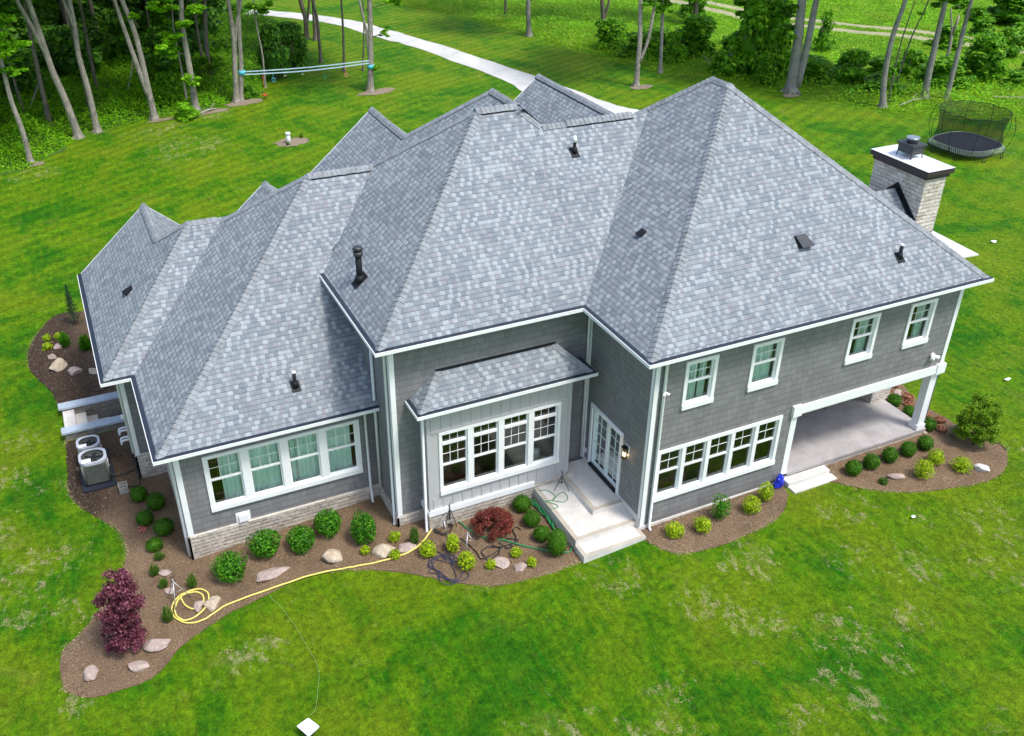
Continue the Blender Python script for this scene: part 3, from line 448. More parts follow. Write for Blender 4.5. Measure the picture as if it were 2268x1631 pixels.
caps([((-10.99, 4.705, ha), (-5.29, 10.14, zA), nF, nL, 0), ((-5.29, 10.14, zA), (-3.4, 10.14, zA), nF, nB, .03), ((-10.9, 15.49, ha + .07), (-5.29, 10.14, zA), nL, nB, 0), ((-5.9, 13.3, 6.8), (-5.9, 10.6, 6.8), nL, nR, 0)])
caps([((-11.78, 8.97, h0), (-8.52, 12.35, 6.25), nF, nL, 0), ((-8.52, 12.35, 6.25), (-7.7, 12.35, 6.25), nF, nB, 0), ((-9.4, 13.26, 5.48), (-8.52, 12.35, 6.25), nL, nB, 0), ((-9.4, 16.38, 5.48), (-9.4, 13.26, 5.48), nL, nR, .02)])
caps([((4.9, 15.6, 8.5), (4.9, 9.2, 8.5), nL, nR, .03)])
caps([((-4.83, 2.78, 4.16), (-4.08, 3.54, 4.8), nF, nL, 0), ((.1, 2.78, 4.16), (-.65, 3.54, 4.8), nF, nR, 0)])

def sweep(mb, path, o0, o1, z0, z1, mi=0):
    P = [Vector((p[0], p[1])) for p in path]; n = len(P); off = []
    for o in (o0, o1):
        L = []
        for i in range(n):
            d1 = (P[i] - P[i - 1]).normalized() if i else (P[1] - P[0]).normalized(); d2 = (P[i + 1] - P[i]).normalized() if i < n - 1 else d1
            n1 = Vector((d1.y, -d1.x)); n2 = Vector((d2.y, -d2.x)); b = (n1 + n2); b = b / (b.dot(n1)); L.append(P[i] + b * o)
        off.append(L)
    for i in range(n - 1):
        a, b, c, d = off[0][i], off[0][i + 1], off[1][i + 1], off[1][i]
        vs = [(p.x, p.y, z) for z in (z0, z1) for p in (a, b, c, d)]
        mb.mesh(vs, [(0, 3, 2, 1), (4, 5, 6, 7), (2, 3, 7, 6), (0, 1, 5, 4)] + ([(3, 0, 4, 7)] if i == 0 else []) + ([(1, 2, 6, 5)] if i == n - 2 else []), mi)
eavs = [([(-5.68, 12.5), (-5.68, 3.17), (0, 3.17), (0, 0), (11.136, 0), (11.136, 11.64)], 6.0), ([(-11.78, 16.38), (-11.78, 8.97), (-10.99, 8.97), (-10.99, 4.705), (-5.33, 4.705)], 3.397), ([(-4.83, 3.53), (-4.83, 2.78), (.1, 2.78), (.1, 3.53)], 4.16)]
for path, h in eavs:
    mb = MB(); sweep(mb, path, -.02, .125, h - .105, h - .034); sweep(mb, path, .105, .127, h - .033, h - .012); mb.build('gutter', M['white'], roof)
    mb = MB(); sweep(mb, path, -.05, .104, h - .030, h + .006); mb.build('drip_edge', M['navy'], roof)
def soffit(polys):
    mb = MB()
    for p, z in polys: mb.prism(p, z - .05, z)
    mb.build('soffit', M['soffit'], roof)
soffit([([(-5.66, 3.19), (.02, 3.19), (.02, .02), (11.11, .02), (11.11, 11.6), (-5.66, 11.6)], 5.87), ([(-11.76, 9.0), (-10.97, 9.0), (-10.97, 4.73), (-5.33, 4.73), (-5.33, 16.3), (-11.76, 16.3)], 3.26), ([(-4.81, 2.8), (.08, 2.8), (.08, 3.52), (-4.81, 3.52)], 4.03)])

# rakes of the street side gables
def rake(x, z, y, hw, drop):
    mb = MB()
    for s in (-1, 1):
        a = Vector((x, y, z)); b = Vector((x + s * hw, y, z - drop))
        mb.mesh([a + Vector((0, -.0, .01)), b + Vector((0, 0, .01)), b + Vector((0, 0, -.16)), a + Vector((0, 0, -.18))] + [v + Vector((0, .04, 0)) for v in (a + Vector((0, -.0, .01)), b + Vector((0, 0, .01)), b + Vector((0, 0, -.16)), a + Vector((0, 0, -.18)))], [(0, 1, 2, 3), (7, 6, 5, 4), (0, 4, 5, 1), (3, 2, 6, 7), (1, 5, 6, 2)])
    mb.build('rake_board', M['white'], roof)
for a in [(-9.4, 5.47, 16.385, 2.38, 2.08), (-5.9, 6.79, 13.305, 4, 3.37), (-1.75, 8.22, 14.905, 5.7, 4.81), (4.9, 8.49, 15.605, 5.3, 4.47)]: rake(*a)

def FR(y): return lambda a, d, z: (a, y - d, z)
def LF(x): return lambda a, d, z: (x - d, a, z)
def RT(x): return lambda a, d, z: (x + d, a, z)
def BK(y): return lambda a, d, z: (a, y + d, z)
def panel(mb, T, a0, a1, z0, z1, ops=(), depth=.13, mi=0):
    A = sorted(set([a0, a1] + [v for o in ops for v in o[:2] if a0 < v < a1])); Z = sorted(set([z0, z1] + [v for o in ops for v in o[2:] if z0 < v < z1]))
    for i in range(len(A) - 1):
        for j in range(len(Z) - 1):
            ca, cz = (A[i] + A[i + 1]) / 2, (Z[j] + Z[j + 1]) / 2
            if any(o[0] < ca < o[1] and o[2] < cz < o[3] for o in ops): continue
            mb.face([T(A[i], 0, Z[j]), T(A[i + 1], 0, Z[j]), T(A[i + 1], 0, Z[j + 1]), T(A[i], 0, Z[j + 1])], mi)
    for o in ops:
        p = [(o[0], o[2]), (o[1], o[2]), (o[1], o[3]), (o[0], o[3])]
        for k in range(4):
            (a, z), (b, zz) = p[k], p[(k + 1) % 4]; mb.face([T(a, 0, z), T(b, 0, zz), T(b, -depth, zz), T(a, -depth, z)], mi)
upw = [(1.32, 2.30), (3.39, 4.38), (6.70, 7.68), (8.81, 9.80)]
i_ = .05
mb = MB()
panel(mb, FR(.37), .449, 10.765, .47, 5.83, [(a + i_, b - i_, 4.05 + .06, 5.47 - i_) for a, b in upw] + [(.76 + i_, 4.83 - i_, 1.24 + .06, 2.9 - i_), (5.25, 10.765, .4, 2.83)])
panel(mb, LF(.449), .37, 3.55, .75, 5.83, [(1.6, 3.14, .75, 2.74)])
panel(mb, RT(10.765), .37, 2.5, 2.83, 5.83); panel(mb, RT(10.765), 2.5, 11.25, .2, 5.83); panel(mb, BK(11.25), .45, 10.765, .2, 5.83)
panel(mb, RT(5.2), .37, 4.6, .5, 2.85); panel(mb, FR(4.6), 5.2, 10.765, .5, 2.85)
mb.build('wall', M['shake'], house)
mb = MB(); panel(mb, FR(3.54), -5.31, .449, .42, 5.83, [(-4.4, -.6, .9, 3.6)]); panel(mb, LF(-5.31), 3.54, 14.2, -.3, 5.83); panel(mb, BK(14.2), -5.31, 5, .2, 5.83)
mb.face([(-5, 14.3, 3), (1.2, 14.3, 3), (1.2, 14.3, 5.6), (-1.75, 14.3, 8.05), (-5, 14.3, 5.4)]); panel(mb, BK(15.2), 2.3, 7.6, .2, 6.2); mb.face([(2.3, 15.21, 6.1), (7.6, 15.21, 6.1), (4.9, 15.21, 8.4)]); panel(mb, LF(2.3), 12, 15.2, .2, 6); panel(mb, RT(7.6), 11, 15.2, .2, 6)
mb.build('wall', M['shake'], house)
mb = MB(); panel(mb, FR(5.08), -10.62, -5.31, .47, 3.22, [(-9.95 + i_, -5.79 - i_, 1.08 + .06, 2.86 - i_)]); panel(mb, LF(-10.62), 5.08, 9.34, .5, 3.22)
panel(mb, FR(9.34), -11.41, -10.62, .5, 3.22); panel(mb, LF(-11.41), 9.34, 16.05, .5, 3.22); panel(mb, BK(16.05), -11.41, -7.3, -.5, 3.3); mb.face([(-11.3, 16.06, 3.3), (-7.4, 16.06, 3.3), (-9.4, 16.06, 5.35)]); panel(mb, BK(15.2), -7.3, -2, -.3, 3.3); mb.face([(-9.5, 12.9, 3.3), (-2.4, 12.9, 3.3), (-2.4, 12.9, 3.7), (-5.9, 12.9, 6.7), (-9.5, 12.9, 3.6)])
mb.build('wall', M['shake'], house)
# stone foundations stand proud of the siding, with a sloped water table
def found(T, a0, a1, z0, z1, mat='stone', d=.05):
    mb = MB(); P = [T(a0, d, z0), T(a1, d, z0), T(a1, d, z1), T(a0, d, z1), T(a1, 0, z1 + .03), T(a0, 0, z1 + .03)]
    mb.mesh(P, [(0, 1, 2, 3), (3, 2, 4, 5)]); 
    for a in (a0, a1): mb.face([T(a, d, z0), T(a, 0, z0), T(a, 0, z1 + .03), T(a, d, z1)])
    mb.build('foundation', M[mat], house)
found(FR(5.08), -10.67, -5.31, -.6, .45); found(LF(-10.62), 5.03, 9.34, -.6, .47, 'stone'); found(FR(9.34), -11.46, -10.62, -.6, .48, 'stone'); found(LF(-11.41), 9.29, 16, -2.6, .48, 'stone')
found(FR(3.54), -5.36, -4.55, -.1, .42); found(LF(-5.31), 3.49, 5.06, -.2, .42); found(FR(.37), .40, 5.24, .1, .455, 'conc', .02); found(LF(.449), .39, 3.5, .1, .73, 'conc', .04)
found(FR(3.0), -4.63, -.36, -.1, .64)
mb = MB(); panel(mb, LF(-4.59), 3.0, 3.54, -.1, .62); mb.build('foundation', M['stone'], house)
# bay with board and batten
mb = MB(); panel(mb, FR(3.0), -4.59, -.38, .6, 4.0, [(-4.28 + i_, -.69 - i_, 1.25 + .06, 3.28 - i_)]); panel(mb, LF(-4.59), 3.0, 3.54, .6, 4.0); panel(mb, RT(-.38), 3.0, 3.54, .6, 4.0)
for k in range(15):
    x = -4.47 + k * .285
    mb.box(x - .022, x + .022, 2.982, 3.001, 3.36, 3.99); mb.box(x - .022, x + .022, 2.982, 3.001, .80, 1.16)
for x in (-4.56, -.41): mb.box(x - .05, x + .05, 2.978, 3.001, .8, 3.99)
mb.box(-4.5, -.47, 2.974, 3.001, 3.30, 3.36)
mb.build('bay_wall', M['batten'], house)
mb = MB(); mb.box(-4.63, -1.45, 2.93, 2.999, .63, .80); mb.box(-4.645, -4.592, 2.94, 3.53, .63, .80); mb.build('water_table', M['white'], house)
mb = MB(); mb.box(-4.1, -.63, 3.515, 3.538, 4.79, 4.86); mb.build('flashing', M['black'], house)
# white corner boards, belt beam and porch posts
def boards(L):
    mb = MB()
    for b in L: mb.box(*b)
    mb.build('corner_board', M['white'], house)
boards([(.425, .56, .345, .369, .46, 5.82), (.425, .448, .346, .49, .74, 5.82)]); boards([(-5.334, -5.20, 3.515, 3.539, .44, 5.82), (-5.334, -5.311, 3.516, 3.66, .44, 5.82)])
boards([(-10.645, -10.50, 5.055, 5.079, .47, 3.22), (-10.645, -10.621, 5.056, 5.20, .49, 3.22)]); boards([(-11.434, -11.31, 9.315, 9.339, .5, 3.22), (-11.434, -11.411, 9.316, 9.45, .5, 3.22)])
boards([(10.65, 10.79, .345, .369, 3.10, 5.82), (10.766, 10.79, .346, .5, 3.10, 5.82)]); boards([(.38, .447, 3.45, 3.538, .75, 5.82)])
mb = MB(); mb.box(5.2, 10.77, .30, .368, 2.80, 3.06); mb.box(5.14, 5.44, .27, .40, 2.76, 3.10); mb.box(10.52, 10.86, .27, .45, 2.78, 3.10); mb.box(10.72, 10.80, .4, 2.5, 2.80, 3.06); mb.build('porch_beam', M['white'], house)
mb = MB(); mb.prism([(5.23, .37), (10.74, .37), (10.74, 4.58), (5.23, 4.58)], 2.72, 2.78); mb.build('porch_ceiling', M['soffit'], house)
def post(cx, cy, hw, z0, z1, hw2=None):
    mb = MB(); mb.box(cx - hw, cx + hw, cy - hw, cy + hw, z0 + .18, z1); b = (hw2 or hw + .04); mb.box(cx - b, cx + b, cy - b, cy + b, z0, z0 + .18); mb.box(cx - b, cx + b, cy - b, cy + b, z1 - .1, z1 - .002); mb.build('porch_post', M['white'], house)
post(10.62, .52, .13, .715, 2.78); post(5.29, .46, .10, .60, 2.78, .12); post(10.62, 2.32, .11, .715, 2.78, .14)
mb = MB(); mb.box(5.24, 10.86, .34, 4.6, .62, .71); mb.build('porch_slab', M['conc2'], house)
mb = MB(); mb.box(5.26, 10.80, .37, 4.6, .2, .618); mb.build('porch_base', M['stone'], house)

def downspout(pts, name='downspout'):
    mb = MB(); P = [Vector(p) for p in pts]
    mb.tube(P, .047, 4); mb.build(name, M['white'], house)
downspout([(.66, -.02, 5.86), (.70, .22, 5.72), (.70, .30, 5.6), (.70, .30, .45), (.70, .2, .38)])
downspout([(-5.40, 3.12, 5.86), (-5.40, 3.6, 5.6), (-5.38, 3.72, 5.5), (-5.38, 3.72, .2), (-5.42, 3.62, .12)])
downspout([(-4.70, 2.86, 4.04), (-4.70, 3.05, 3.9), (-4.69, 3.05, 3.8), (-4.69, 3.05, .2), (-4.72, 2.95, .12)]); downspout([(.34, 3.4, 5.84), (.34, 3.45, 5.7), (.34, 3.45, .8)])
downspout([(-5.62, 4.7, 3.28), (-5.62, 5.0, 3.1), (-5.62, 5.0, .5), (-5.62, 4.93, .4), (-5.62, 4.93, .1), (-5.62, 4.8, .03)]); downspout([(-5.37, 4.85, 5.7), (-5.37, 4.85, .5)])
downspout([(-10.9, 4.85, 3.28), (-10.70, 5.2, 3.1), (-10.70, 5.2, .5), (-10.70, 5.2, -.3)]); downspout([(-11.5, 9.3, 3.25), (-11.48, 9.5, 3.1), (-11.48, 9.5, .5)])

def window(T, a0, a1, z0, z1, grid=(3, 2), transom=0, curtain=None, split=.47, door=False):
    """one sash unit: frame, glass, grille and curtain as sub-parts"""
    mb = MB(); s = .038
    def bar(a, b, c, d, d0, d1, m=mb):
        vs = [T(x, y, z) for z in (c, d) for (x, y) in ((a, d0), (b, d0), (b, d1), (a, d1))]
        m.mesh(vs, [(0, 3, 2, 1), (4, 5, 6, 7), (0, 1, 5, 4), (1, 2, 6, 5), (2, 3, 7, 6), (3, 0, 4, 7)])
    zt = z1
    bar(a0, a0 + s, z0, z1, -.085, -.03); bar(a1 - s, a1, z0, z1, -.085, -.03); bar(a0 + s, a1 - s, z0, z0 + s, -.085, -.03); bar(a0 + s, a1 - s, z1 - s, z1, -.085, -.03)
    if transom: zt = z1 - transom; bar(a0 + s, a1 - s, zt - .035, zt + .035, -.085, .0)
    zm = z0 + (zt - z0) * (1 - split)
    if not door: bar(a0 + s, a1 - s, zm - .024, zm + .024, -.09, -.025)
    fr = mb.build('sliding_door' if door else 'window', M['white'], house)
    gb = MB(); gw = .004 if door else .007
    def grille(za, zb, c, r):
        for k in range(1, c): x = a0 + s + (a1 - a0 - 2 * s) * k / c; bar(x - gw, x + gw, za, zb, -.072, -.060, gb)
        for k in range(1, r): z = za + (zb - za) * k / r; bar(a0 + s, a1 - s, z - gw, z + gw, -.0715, -.0605, gb)
    if door: grille(z0 + s, z1 - s, *grid)
    else: grille(zm + .03, (zt - .05) if transom else z1 - s, *grid)
    if transom: grille(zt + .05, z1 - s, 3, 1)
    gb.build('grille', M['white'], fr)
    pm = MB(); pm.face([T(a0 + .02, -.075, z0 + .02), T(a1 - .02, -.075, z0 + .02), T(a1 - .02, -.075, z1 - .02), T(a0 + .02, -.075, z1 - .02)]); pm.build('window_pane', M['glass'], fr)
    if curtain:
        cm = MB()
        for (f0, f1) in curtain:
            n = 26; vs = []; ph = random.Random(int(a0 * 77)).uniform(0, 6)
            for k in range(n + 1):
                f = f0 + (f1 - f0) * k / n; x = a0 + (a1 - a0) * f; dd = -.22 + .035 * math.sin(k * 1.35 + ph) + .015 * math.sin(k * .5)
                vs += [T(x, dd, z0 - .1), T(x + .01 * math.sin(k), dd * 1.05, z1 + .05)]
            cm.mesh(vs, [(2 * k, 2 * k + 2, 2 * k + 3, 2 * k + 1) for k in range(n)], 0, True)
        cm.build('curtain', M['curtain'], fr)
    return fr
def casing(T, a0, a1, z0, z1, cuts=(), wd=.10, mw=.13, sill=.14):
    mb = MB()
    def bar(a, b, c, d, d0, d1):
        vs = [T(x, y, z) for z in (c, d) for (x, y) in ((a, d0), (b, d0), (b, d1), (a, d1))]
        mb.mesh(vs, [(0, 3, 2, 1), (4, 5, 6, 7), (0, 1, 5, 4), (1, 2, 6, 5), (2, 3, 7, 6), (3, 0, 4, 7)])
    bar(a0, a0 + wd, z0 + sill, z1 - wd, -.1, .035); bar(a1 - wd, a1, z0 + sill, z1 - wd, -.1, .035); bar(a0, a1, z1 - wd, z1, -.1, .04); bar(a0, a1, z0, z0 + sill, -.1, .065)
    for c in cuts: bar(c - mw / 2, c + mw / 2, z0 + sill, z1 - wd, -.1, .032)
    mb.build('window_casing', M['white'], house)
def group(T, a0, a1, z0, z1, n, grid, transom=0, curtains=None, wd=.10, mw=.15):
    ww = (a1 - a0 - 2 * wd - (n - 1) * mw) / n; cuts = []
    for k in range(n):
        s = a0 + wd + k * (ww + mw); window(T, s, s + ww, z0 + .14, z1 - wd, grid, transom, curtains[k] if curtains else None)
        if k: cuts.append(s - mw / 2)
    casing(T, a0, a1, z0, z1, cuts, wd, mw)
for (a, b), c in zip(upw, ([(0, .6), (.62, .97)], [(0, .93)], [(.55, 1)], [(.6, 1)])): group(FR(.37), a, b, 4.05, 5.47, 1, (3, 2), 0, [c])
group(FR(.37), .76, 4.83, 1.24, 2.9, 5, (2, 2), 0, None, .10, .12)
group(FR(5.08), -9.95, -5.79, 1.08, 2.86, 4, (3, 2), 0, [[(.38, 1.1)], [(0, 1)], [(-.1, .25), (.27, 1)], [(0, .86)]], .10, .2)
group(FR(3.0), -4.28, -.69, 1.25, 3.28, 4, (3, 2), .32, None, .08, .16)
# glazed double door on the side wall
T = LF(.449)
window(T, 1.62, 2.36, .80, 2.70, (2, 5), 0, None, .5, True); window(T, 2.38, 3.12, .80, 2.70, (2, 5), 0, None, .5, True)
mb = MB(); mb.box(.405, .46, 1.52, 1.62, .74, 2.82); mb.box(.405, .46, 3.12, 3.21, .74, 2.82); mb.box(.40, .46, 1.62, 3.12, 2.70, 2.82); dc = mb.build('door_casing', M['white'], house)
mb = MB(); mb.box(.38, .449, 1.62, 3.12, .725, .79); mb.build('door_sill', M['black'], house)
# rooms behind the glass
def room(x0, x1, y0, y1, z0, z1):
    mb = MB(); mb.face([(x0, y0, z0), (x1, y0, z0), (x1, y1, z0), (x0, y1, z0)], 1); mb.face([(x0, y0, z1), (x1, y0, z1), (x1, y1, z1), (x0, y1, z1)]); mb.face([(x0, y1, z0), (x1, y1, z0), (x1, y1, z1), (x0, y1, z1)])
    mb.face([(x0, y0, z0), (x0, y1, z0), (x0, y1, z1), (x0, y0, z1)]); mb.face([(x1, y0, z0), (x1, y1, z0), (x1, y1, z1), (x1, y0, z1)]); mb.build('room_interior', [M['room'], M['floor']], house)
room(.6, 5.1, .52, 4.5, .76, 3.0); room(.6, 10.6, .52, 4.4, 3.3, 5.75); room(-10.4, -5.5, 5.25, 9, .6, 3.1); room(-5.1, .3, 3.56, 8.5, .76, 3.7)
mb = MB(); mb.face([(-4.55, 3.05, .762), (-.42, 3.05, .762), (-.42, 3.56, .762), (-4.55, 3.56, .762)]); mb.face([(-4.55, 3.05, 3.75), (-.42, 3.05, 3.75), (-.42, 3.56, 3.75), (-4.55, 3.56, 3.75)]); mb.build('bay_floor', M['floor'], house)
mb = MB(); mb.tube([(-1.1, 3.7, .78), (-1.1, 3.7, 1.35)], [.11, .17], 12); mb.build('plant_pot', M['plastic'], house)
# roof vents
def pipe(x, y, z, h, r, capm=None, base=.12, name='vent_pipe'):
    mb = MB(); mb.cyl(x, y, z - .1, z + h, r, r, 14); n = Vector((0, -.645, .764)) if name != 'flue_stack' else Vector((-.645, 0, .764))
    q = n.to_track_quat('Z', 'Y').to_matrix().to_4x4(); MM = Matrix.Translation((x, y, z)) @ q; mb.box(-base, base, -base * 1.3, base * 1.3, .006, .026, 0, MM); mb.tube([(x, y, z), (x, y, z + .16)], [r * 1.9, r * 1.15], 14)
    o = mb.build(name, M['black'], roof)
    if capm == 'top': m2 = MB(); m2.cyl(x, y, z + h, z + h + .045, r * 1.15, r * 1.05, 14); m2.build('vent_cap', M['whitem'], o)
    if capm == 'cone': m2 = MB(); m2.cyl(x, y, z + h - .02, z + h + .14, r * 1.9, r * .9, 14); m2.build('vent_cap', M['whitem'], o)
    if capm == 'flue': m2 = MB(); m2.cyl(x, y, z + h, z + h + .12, r * 1.5, r * 1.5, 16); m2.cyl(x, y, z + h + .12, z + h + .19, r * 1.1, r * 1.1, 16, 0); m2.cyl(x, y, z + h + .19, z + h + .25, r * 1.7, r * 1.2, 16, 0); m2.build('vent_cap', M['whitem'] if 0 else M['dgrey'], o)
pipe(-7.28, 5.49, 4.05, .42, .05, 'top'); pipe(1.39, 6.56, 8.86, .34, .045, 'cone'); pipe(8.47, .87, 6.73, .36, .05, 'top'); pipe(-5.15, 6.09, 6.44, .72, .085, 'flue', .18, 'flue_stack')
def boxvent(x, y, z, n, w_, mat2):
    MM = Matrix.Translation((x, y, z)) @ Vector(n).to_track_quat('Z', 'Y').to_matrix().to_4x4(); mb = MB(); w2 = w_
    vs = [MM @ Vector(p) for p in ((-w2, -w2 * .9, .0), (w2, -w2 * .9, .0), (w2, w2, .0), (-w2, w2, .0), (-w2 * .9, -w2 * .95, w2 * .75), (w2 * .9, -w2 * .95, w2 * .75), (w2 * .8, w2, .03), (-w2 * .8, w2, .03))]
    mb.mesh(vs, [(0, 1, 5, 4), (0, 4, 7, 3), (1, 2, 6, 5)]); o = mb.build('roof_vent', M['black'], roof)
    m2 = MB(); m2.mesh([MM @ Vector(p) for p in ((-w2, -w2 * 1.15, w2 * .78), (w2, -w2 * 1.15, w2 * .78), (w2 * .85, w2, .04), (-w2 * .85, w2, .04), (-w2, -w2 * 1.15, w2 * .70), (w2, -w2 * 1.15, w2 * .70))], [(0, 1, 2, 3), (0, 4, 5, 1)]); m2.build('vent_hood', M[mat2], o)
boxvent(-10.54, 12.13, 4.46, (-.66, 0, .75), .15, 'black'); boxvent(1.85, 3.58, 7.54, (-.645, 0, .764), .11, 'black'); boxvent(5.63, 1.65, 7.40, (0, -.645, .764), .20, 'dgrey')
# chimney
ch = MB()
T_ = [(10.26, 2.12), (11.06, 2.12), (11.06, 4.10), (10.26, 4.10)]
ch.mesh([(x, y, z) for z in (.3, 8.28) for x, y in T_], [(0, 1, 5, 4), (1, 2, 6, 5), (2, 3, 7, 6), (3, 0, 4, 7)]); chim = ch.build('chimney', M['stonec'], house)
mb = MB(); mb.box(10.21, 11.11, 2.07, 4.15, 8.26, 8.38); mb.box(10.15, 11.17, 2.0, 4.22, 8.38, 8.52); mb.build('chimney_crown_band', simple('brown_black_metal', (.045, .035, .035), .5), chim)
mb = MB(); mb.mesh([(10.14, 1.99, 8.53), (11.18, 1.99, 8.53), (11.18, 4.23, 8.53), (10.14, 4.23, 8.53), (10.62, 2.7, 8.58), (10.62, 3.5, 8.58)], [(0, 1, 4), (1, 2, 5, 4), (2, 3, 5), (3, 0, 4, 5)]); mb.build('chimney_cap', M['whitem'], chim)
mb = MB(); fx, fy = 10.64, 3.22
for sx in (-.2, .2):
    for sy in (-.26, .26): mb.tube([(fx + sx * 1.1, fy + sy * 1.05, 8.54), (fx + sx, fy + sy, 8.72)], .018, 6)
mb.box(fx - .22, fx + .22, fy - .28, fy + .28, 8.68, 8.92); mb.box(fx - .27, fx + .27, fy - .33, fy + .33, 8.92, 8.96); mb.cyl(fx, fy, 8.96, 9.07, .15, .15, 18); mb.build('flue_housing', M['dgrey'], chim)
mb = MB(); mb.cyl(fx, fy, 9.07, 9.12, .19, .19, 18); mb.build('flue_lid', M['metal'], chim)
mb = MB()
for s in (-1, 1): mb.mesh([(10.243, 3.05, 7.74), (10.243, 3.05 + s * 1.02, 6.79), (10.243, 3.05 + s * 1.02, 6.94), (10.243, 3.05, 7.90), (10.15, 3.05, 7.745), (10.15, 3.05 + s * 1.02, 6.80)], [(0, 1, 2, 3), (0, 4, 5, 1)])
mb.build('flashing', M['black'], house)
# wall fittings
def light(T, a, z, s=1.):
    mb = MB(); c = Vector(T(a, .0, z)); o_ = (Vector(T(a, 1, z)) - c)
    mb.tube([c, c + o_ * .06], .06 * s, 10); al = (Vector(T(a + 1, 0, z)) - Vector(T(a, 0, z)))
    for k in (-1, 1): mb.tube([c + o_ * .07, c + o_ * .16 + al * k * .1 * s + Vector((0, 0, -.05))], [.03 * s, .055 * s], 10)
    mb.build('flood_light', M['plastic'], house)
light(FR(.37), 10.21, 3.5, 1.3); light(FR(.37), .72, 4.78, .8); light(LF(-11.41), 9.9, 1.6, .8)
mb = MB(); mb.box(.425, .449, 3.34, 3.46, .95, 1.1); mb.build('outlet_cover', M['plastic'], house)
mb = MB(); mb.box(.43, .449, 1.17, 1.35, 2.30, 2.62); lp = mb.build('wall_lantern', M['white'], house)
mb = MB(); mb.box(.405, .43, 1.21, 1.31, 2.36, 2.56); mb.box(.27, .40, 1.19, 1.33, 2.55, 2.60); mb.box(.31, .36, 1.235, 1.285, 2.59, 2.64); mb.box(.28, .39, 1.20, 1.32, 2.20, 2.225)
for dx in (.28, .385):
    for dy in (1.2, 1.315): mb.box(dx - .006, dx + .006, dy - .006, dy + .006, 2.22, 2.55)
mb.build('lantern_cage', M['black'], lp)
for y in (1.23, 1.29): mb = MB(); mb.tube([(.335, y, 2.30), (.335, y, 2.34), (.335, y, 2.40)], [.016, .026, .012], 8); mb.build('bulb', M['bulb'], lp)
ld = bpy.data.lights.new('lantern_light', 'POINT'); ld.energy = .8; ld.color = (1, .62, .28); ld.shadow_soft_size = .05; lo = bpy.data.objects.new('lantern_light', ld); COL.objects.link(lo); lo.location = (.29, 1.26, 2.30)
mb = MB(); mb.box(-9.37, -8.99, 5.055, 5.079, .48, .80); vv = mb.build('crawl_vent', M['white'], house); mb = MB(); mb.box(-9.30, -9.06, 4.985, 5.054, .53, .75); mb.build('vent_hood', M['plastic'], vv)
for y0 in (10.5, 11.05):
    mb = MB()
    for k in (0, .16): mb.tube(catmull([(-11.42, y0 + k, .35), (-11.62, y0 + k, .35), (-11.72, y0 + k, .33), (-11.75, y0 + k, .22)], 4), .035, 8)
    mb.build('vent_elbow', M['plastic'], house)
mb = MB(); mb.tube(catmull([(-11.45, 11.7, .6), (-11.5, 11.6, -.25), (-11.55, 10.6, -.33), (-11.5, 9.9, -.33), (-12.0, 9.75, -.33), (-12.3, 9.8, -.25)], 5), .022, 6); mb.tube(catmull([(-11.5, 9.9, -.33), (-11.5, 9.35, -.33), (-11.55, 9.0, -.33), (-12.1, 9.1, -.33)], 5), .018, 6); mb.build('refrigerant_line', M['blackh'], house)

# ------------------------------------------------------------------ foliage tools
def leaf_mesh(name, cen, nor, size, mat, aspect=.55, seed=0, core=None, fold=0.):
    rg = np.random.default_rng(seed); N = len(cen); cen = np.asarray(cen, float); nor = np.asarray(nor, float); nor /= (np.linalg.norm(nor, axis=1, keepdims=True) + 1e-9)
    a = rg.normal(size=(N, 3)); u = np.cross(nor, a); u /= (np.linalg.norm(u, axis=1, keepdims=True) + 1e-9); v = np.cross(nor, u)
    s = (np.broadcast_to(size, (N,)) * rg.uniform(.6, 1.35, N))[:, None]
    V = np.empty((N, 4, 3)); V[:, 0] = cen + u * s; V[:, 1] = cen + v * s * aspect; V[:, 2] = cen - u * s; V[:, 3] = cen - v * s * aspect
    V = V.reshape(-1, 3); nv = N * 4; nf = N; loops = np.arange(nv, dtype=np.int32); starts = np.arange(0, nv, 4, dtype=np.int32); tot = np.full(N, 4, np.int32)
    if core is not None:
        cv, cf = core; V = np.vstack([V, cv]); loops = np.concatenate([loops, (np.asarray(cf, np.int32) + nv).ravel()]); k = len(cf)
        starts = np.concatenate([starts, nv + np.arange(k, dtype=np.int32) * 3]); tot = np.concatenate([tot, np.full(k, 3, np.int32)]); nf += k
    me = bpy.data.meshes.new(name); me.vertices.add(len(V)); me.vertices.foreach_set('co', V.astype('f').ravel())
    me.loops.add(len(loops)); me.loops.foreach_set('vertex_index', loops); me.polygons.add(nf); me.polygons.foreach_set('loop_start', starts); me.polygons.foreach_set('loop_total', tot)
    me.update(calc_edges=True); me.materials.append(mat); return me
def ico(sub=3):
    bm = bmesh.new(); bmesh.ops.create_icosphere(bm, subdivisions=sub, radius=1); v = np.array([x.co[:] for x in bm.verts]); f = [[x.index for x in q.verts] for q in bm.faces]; bm.free(); return v, f
ICO2, ICO3 = ico(2), ico(3)
def link(me, name, parent=None, loc=None):
    o = bpy.data.objects.new(name, me); COL.objects.link(o)
    if parent is not None: o.parent = parent
    if loc is not None: o.location = loc
    return o
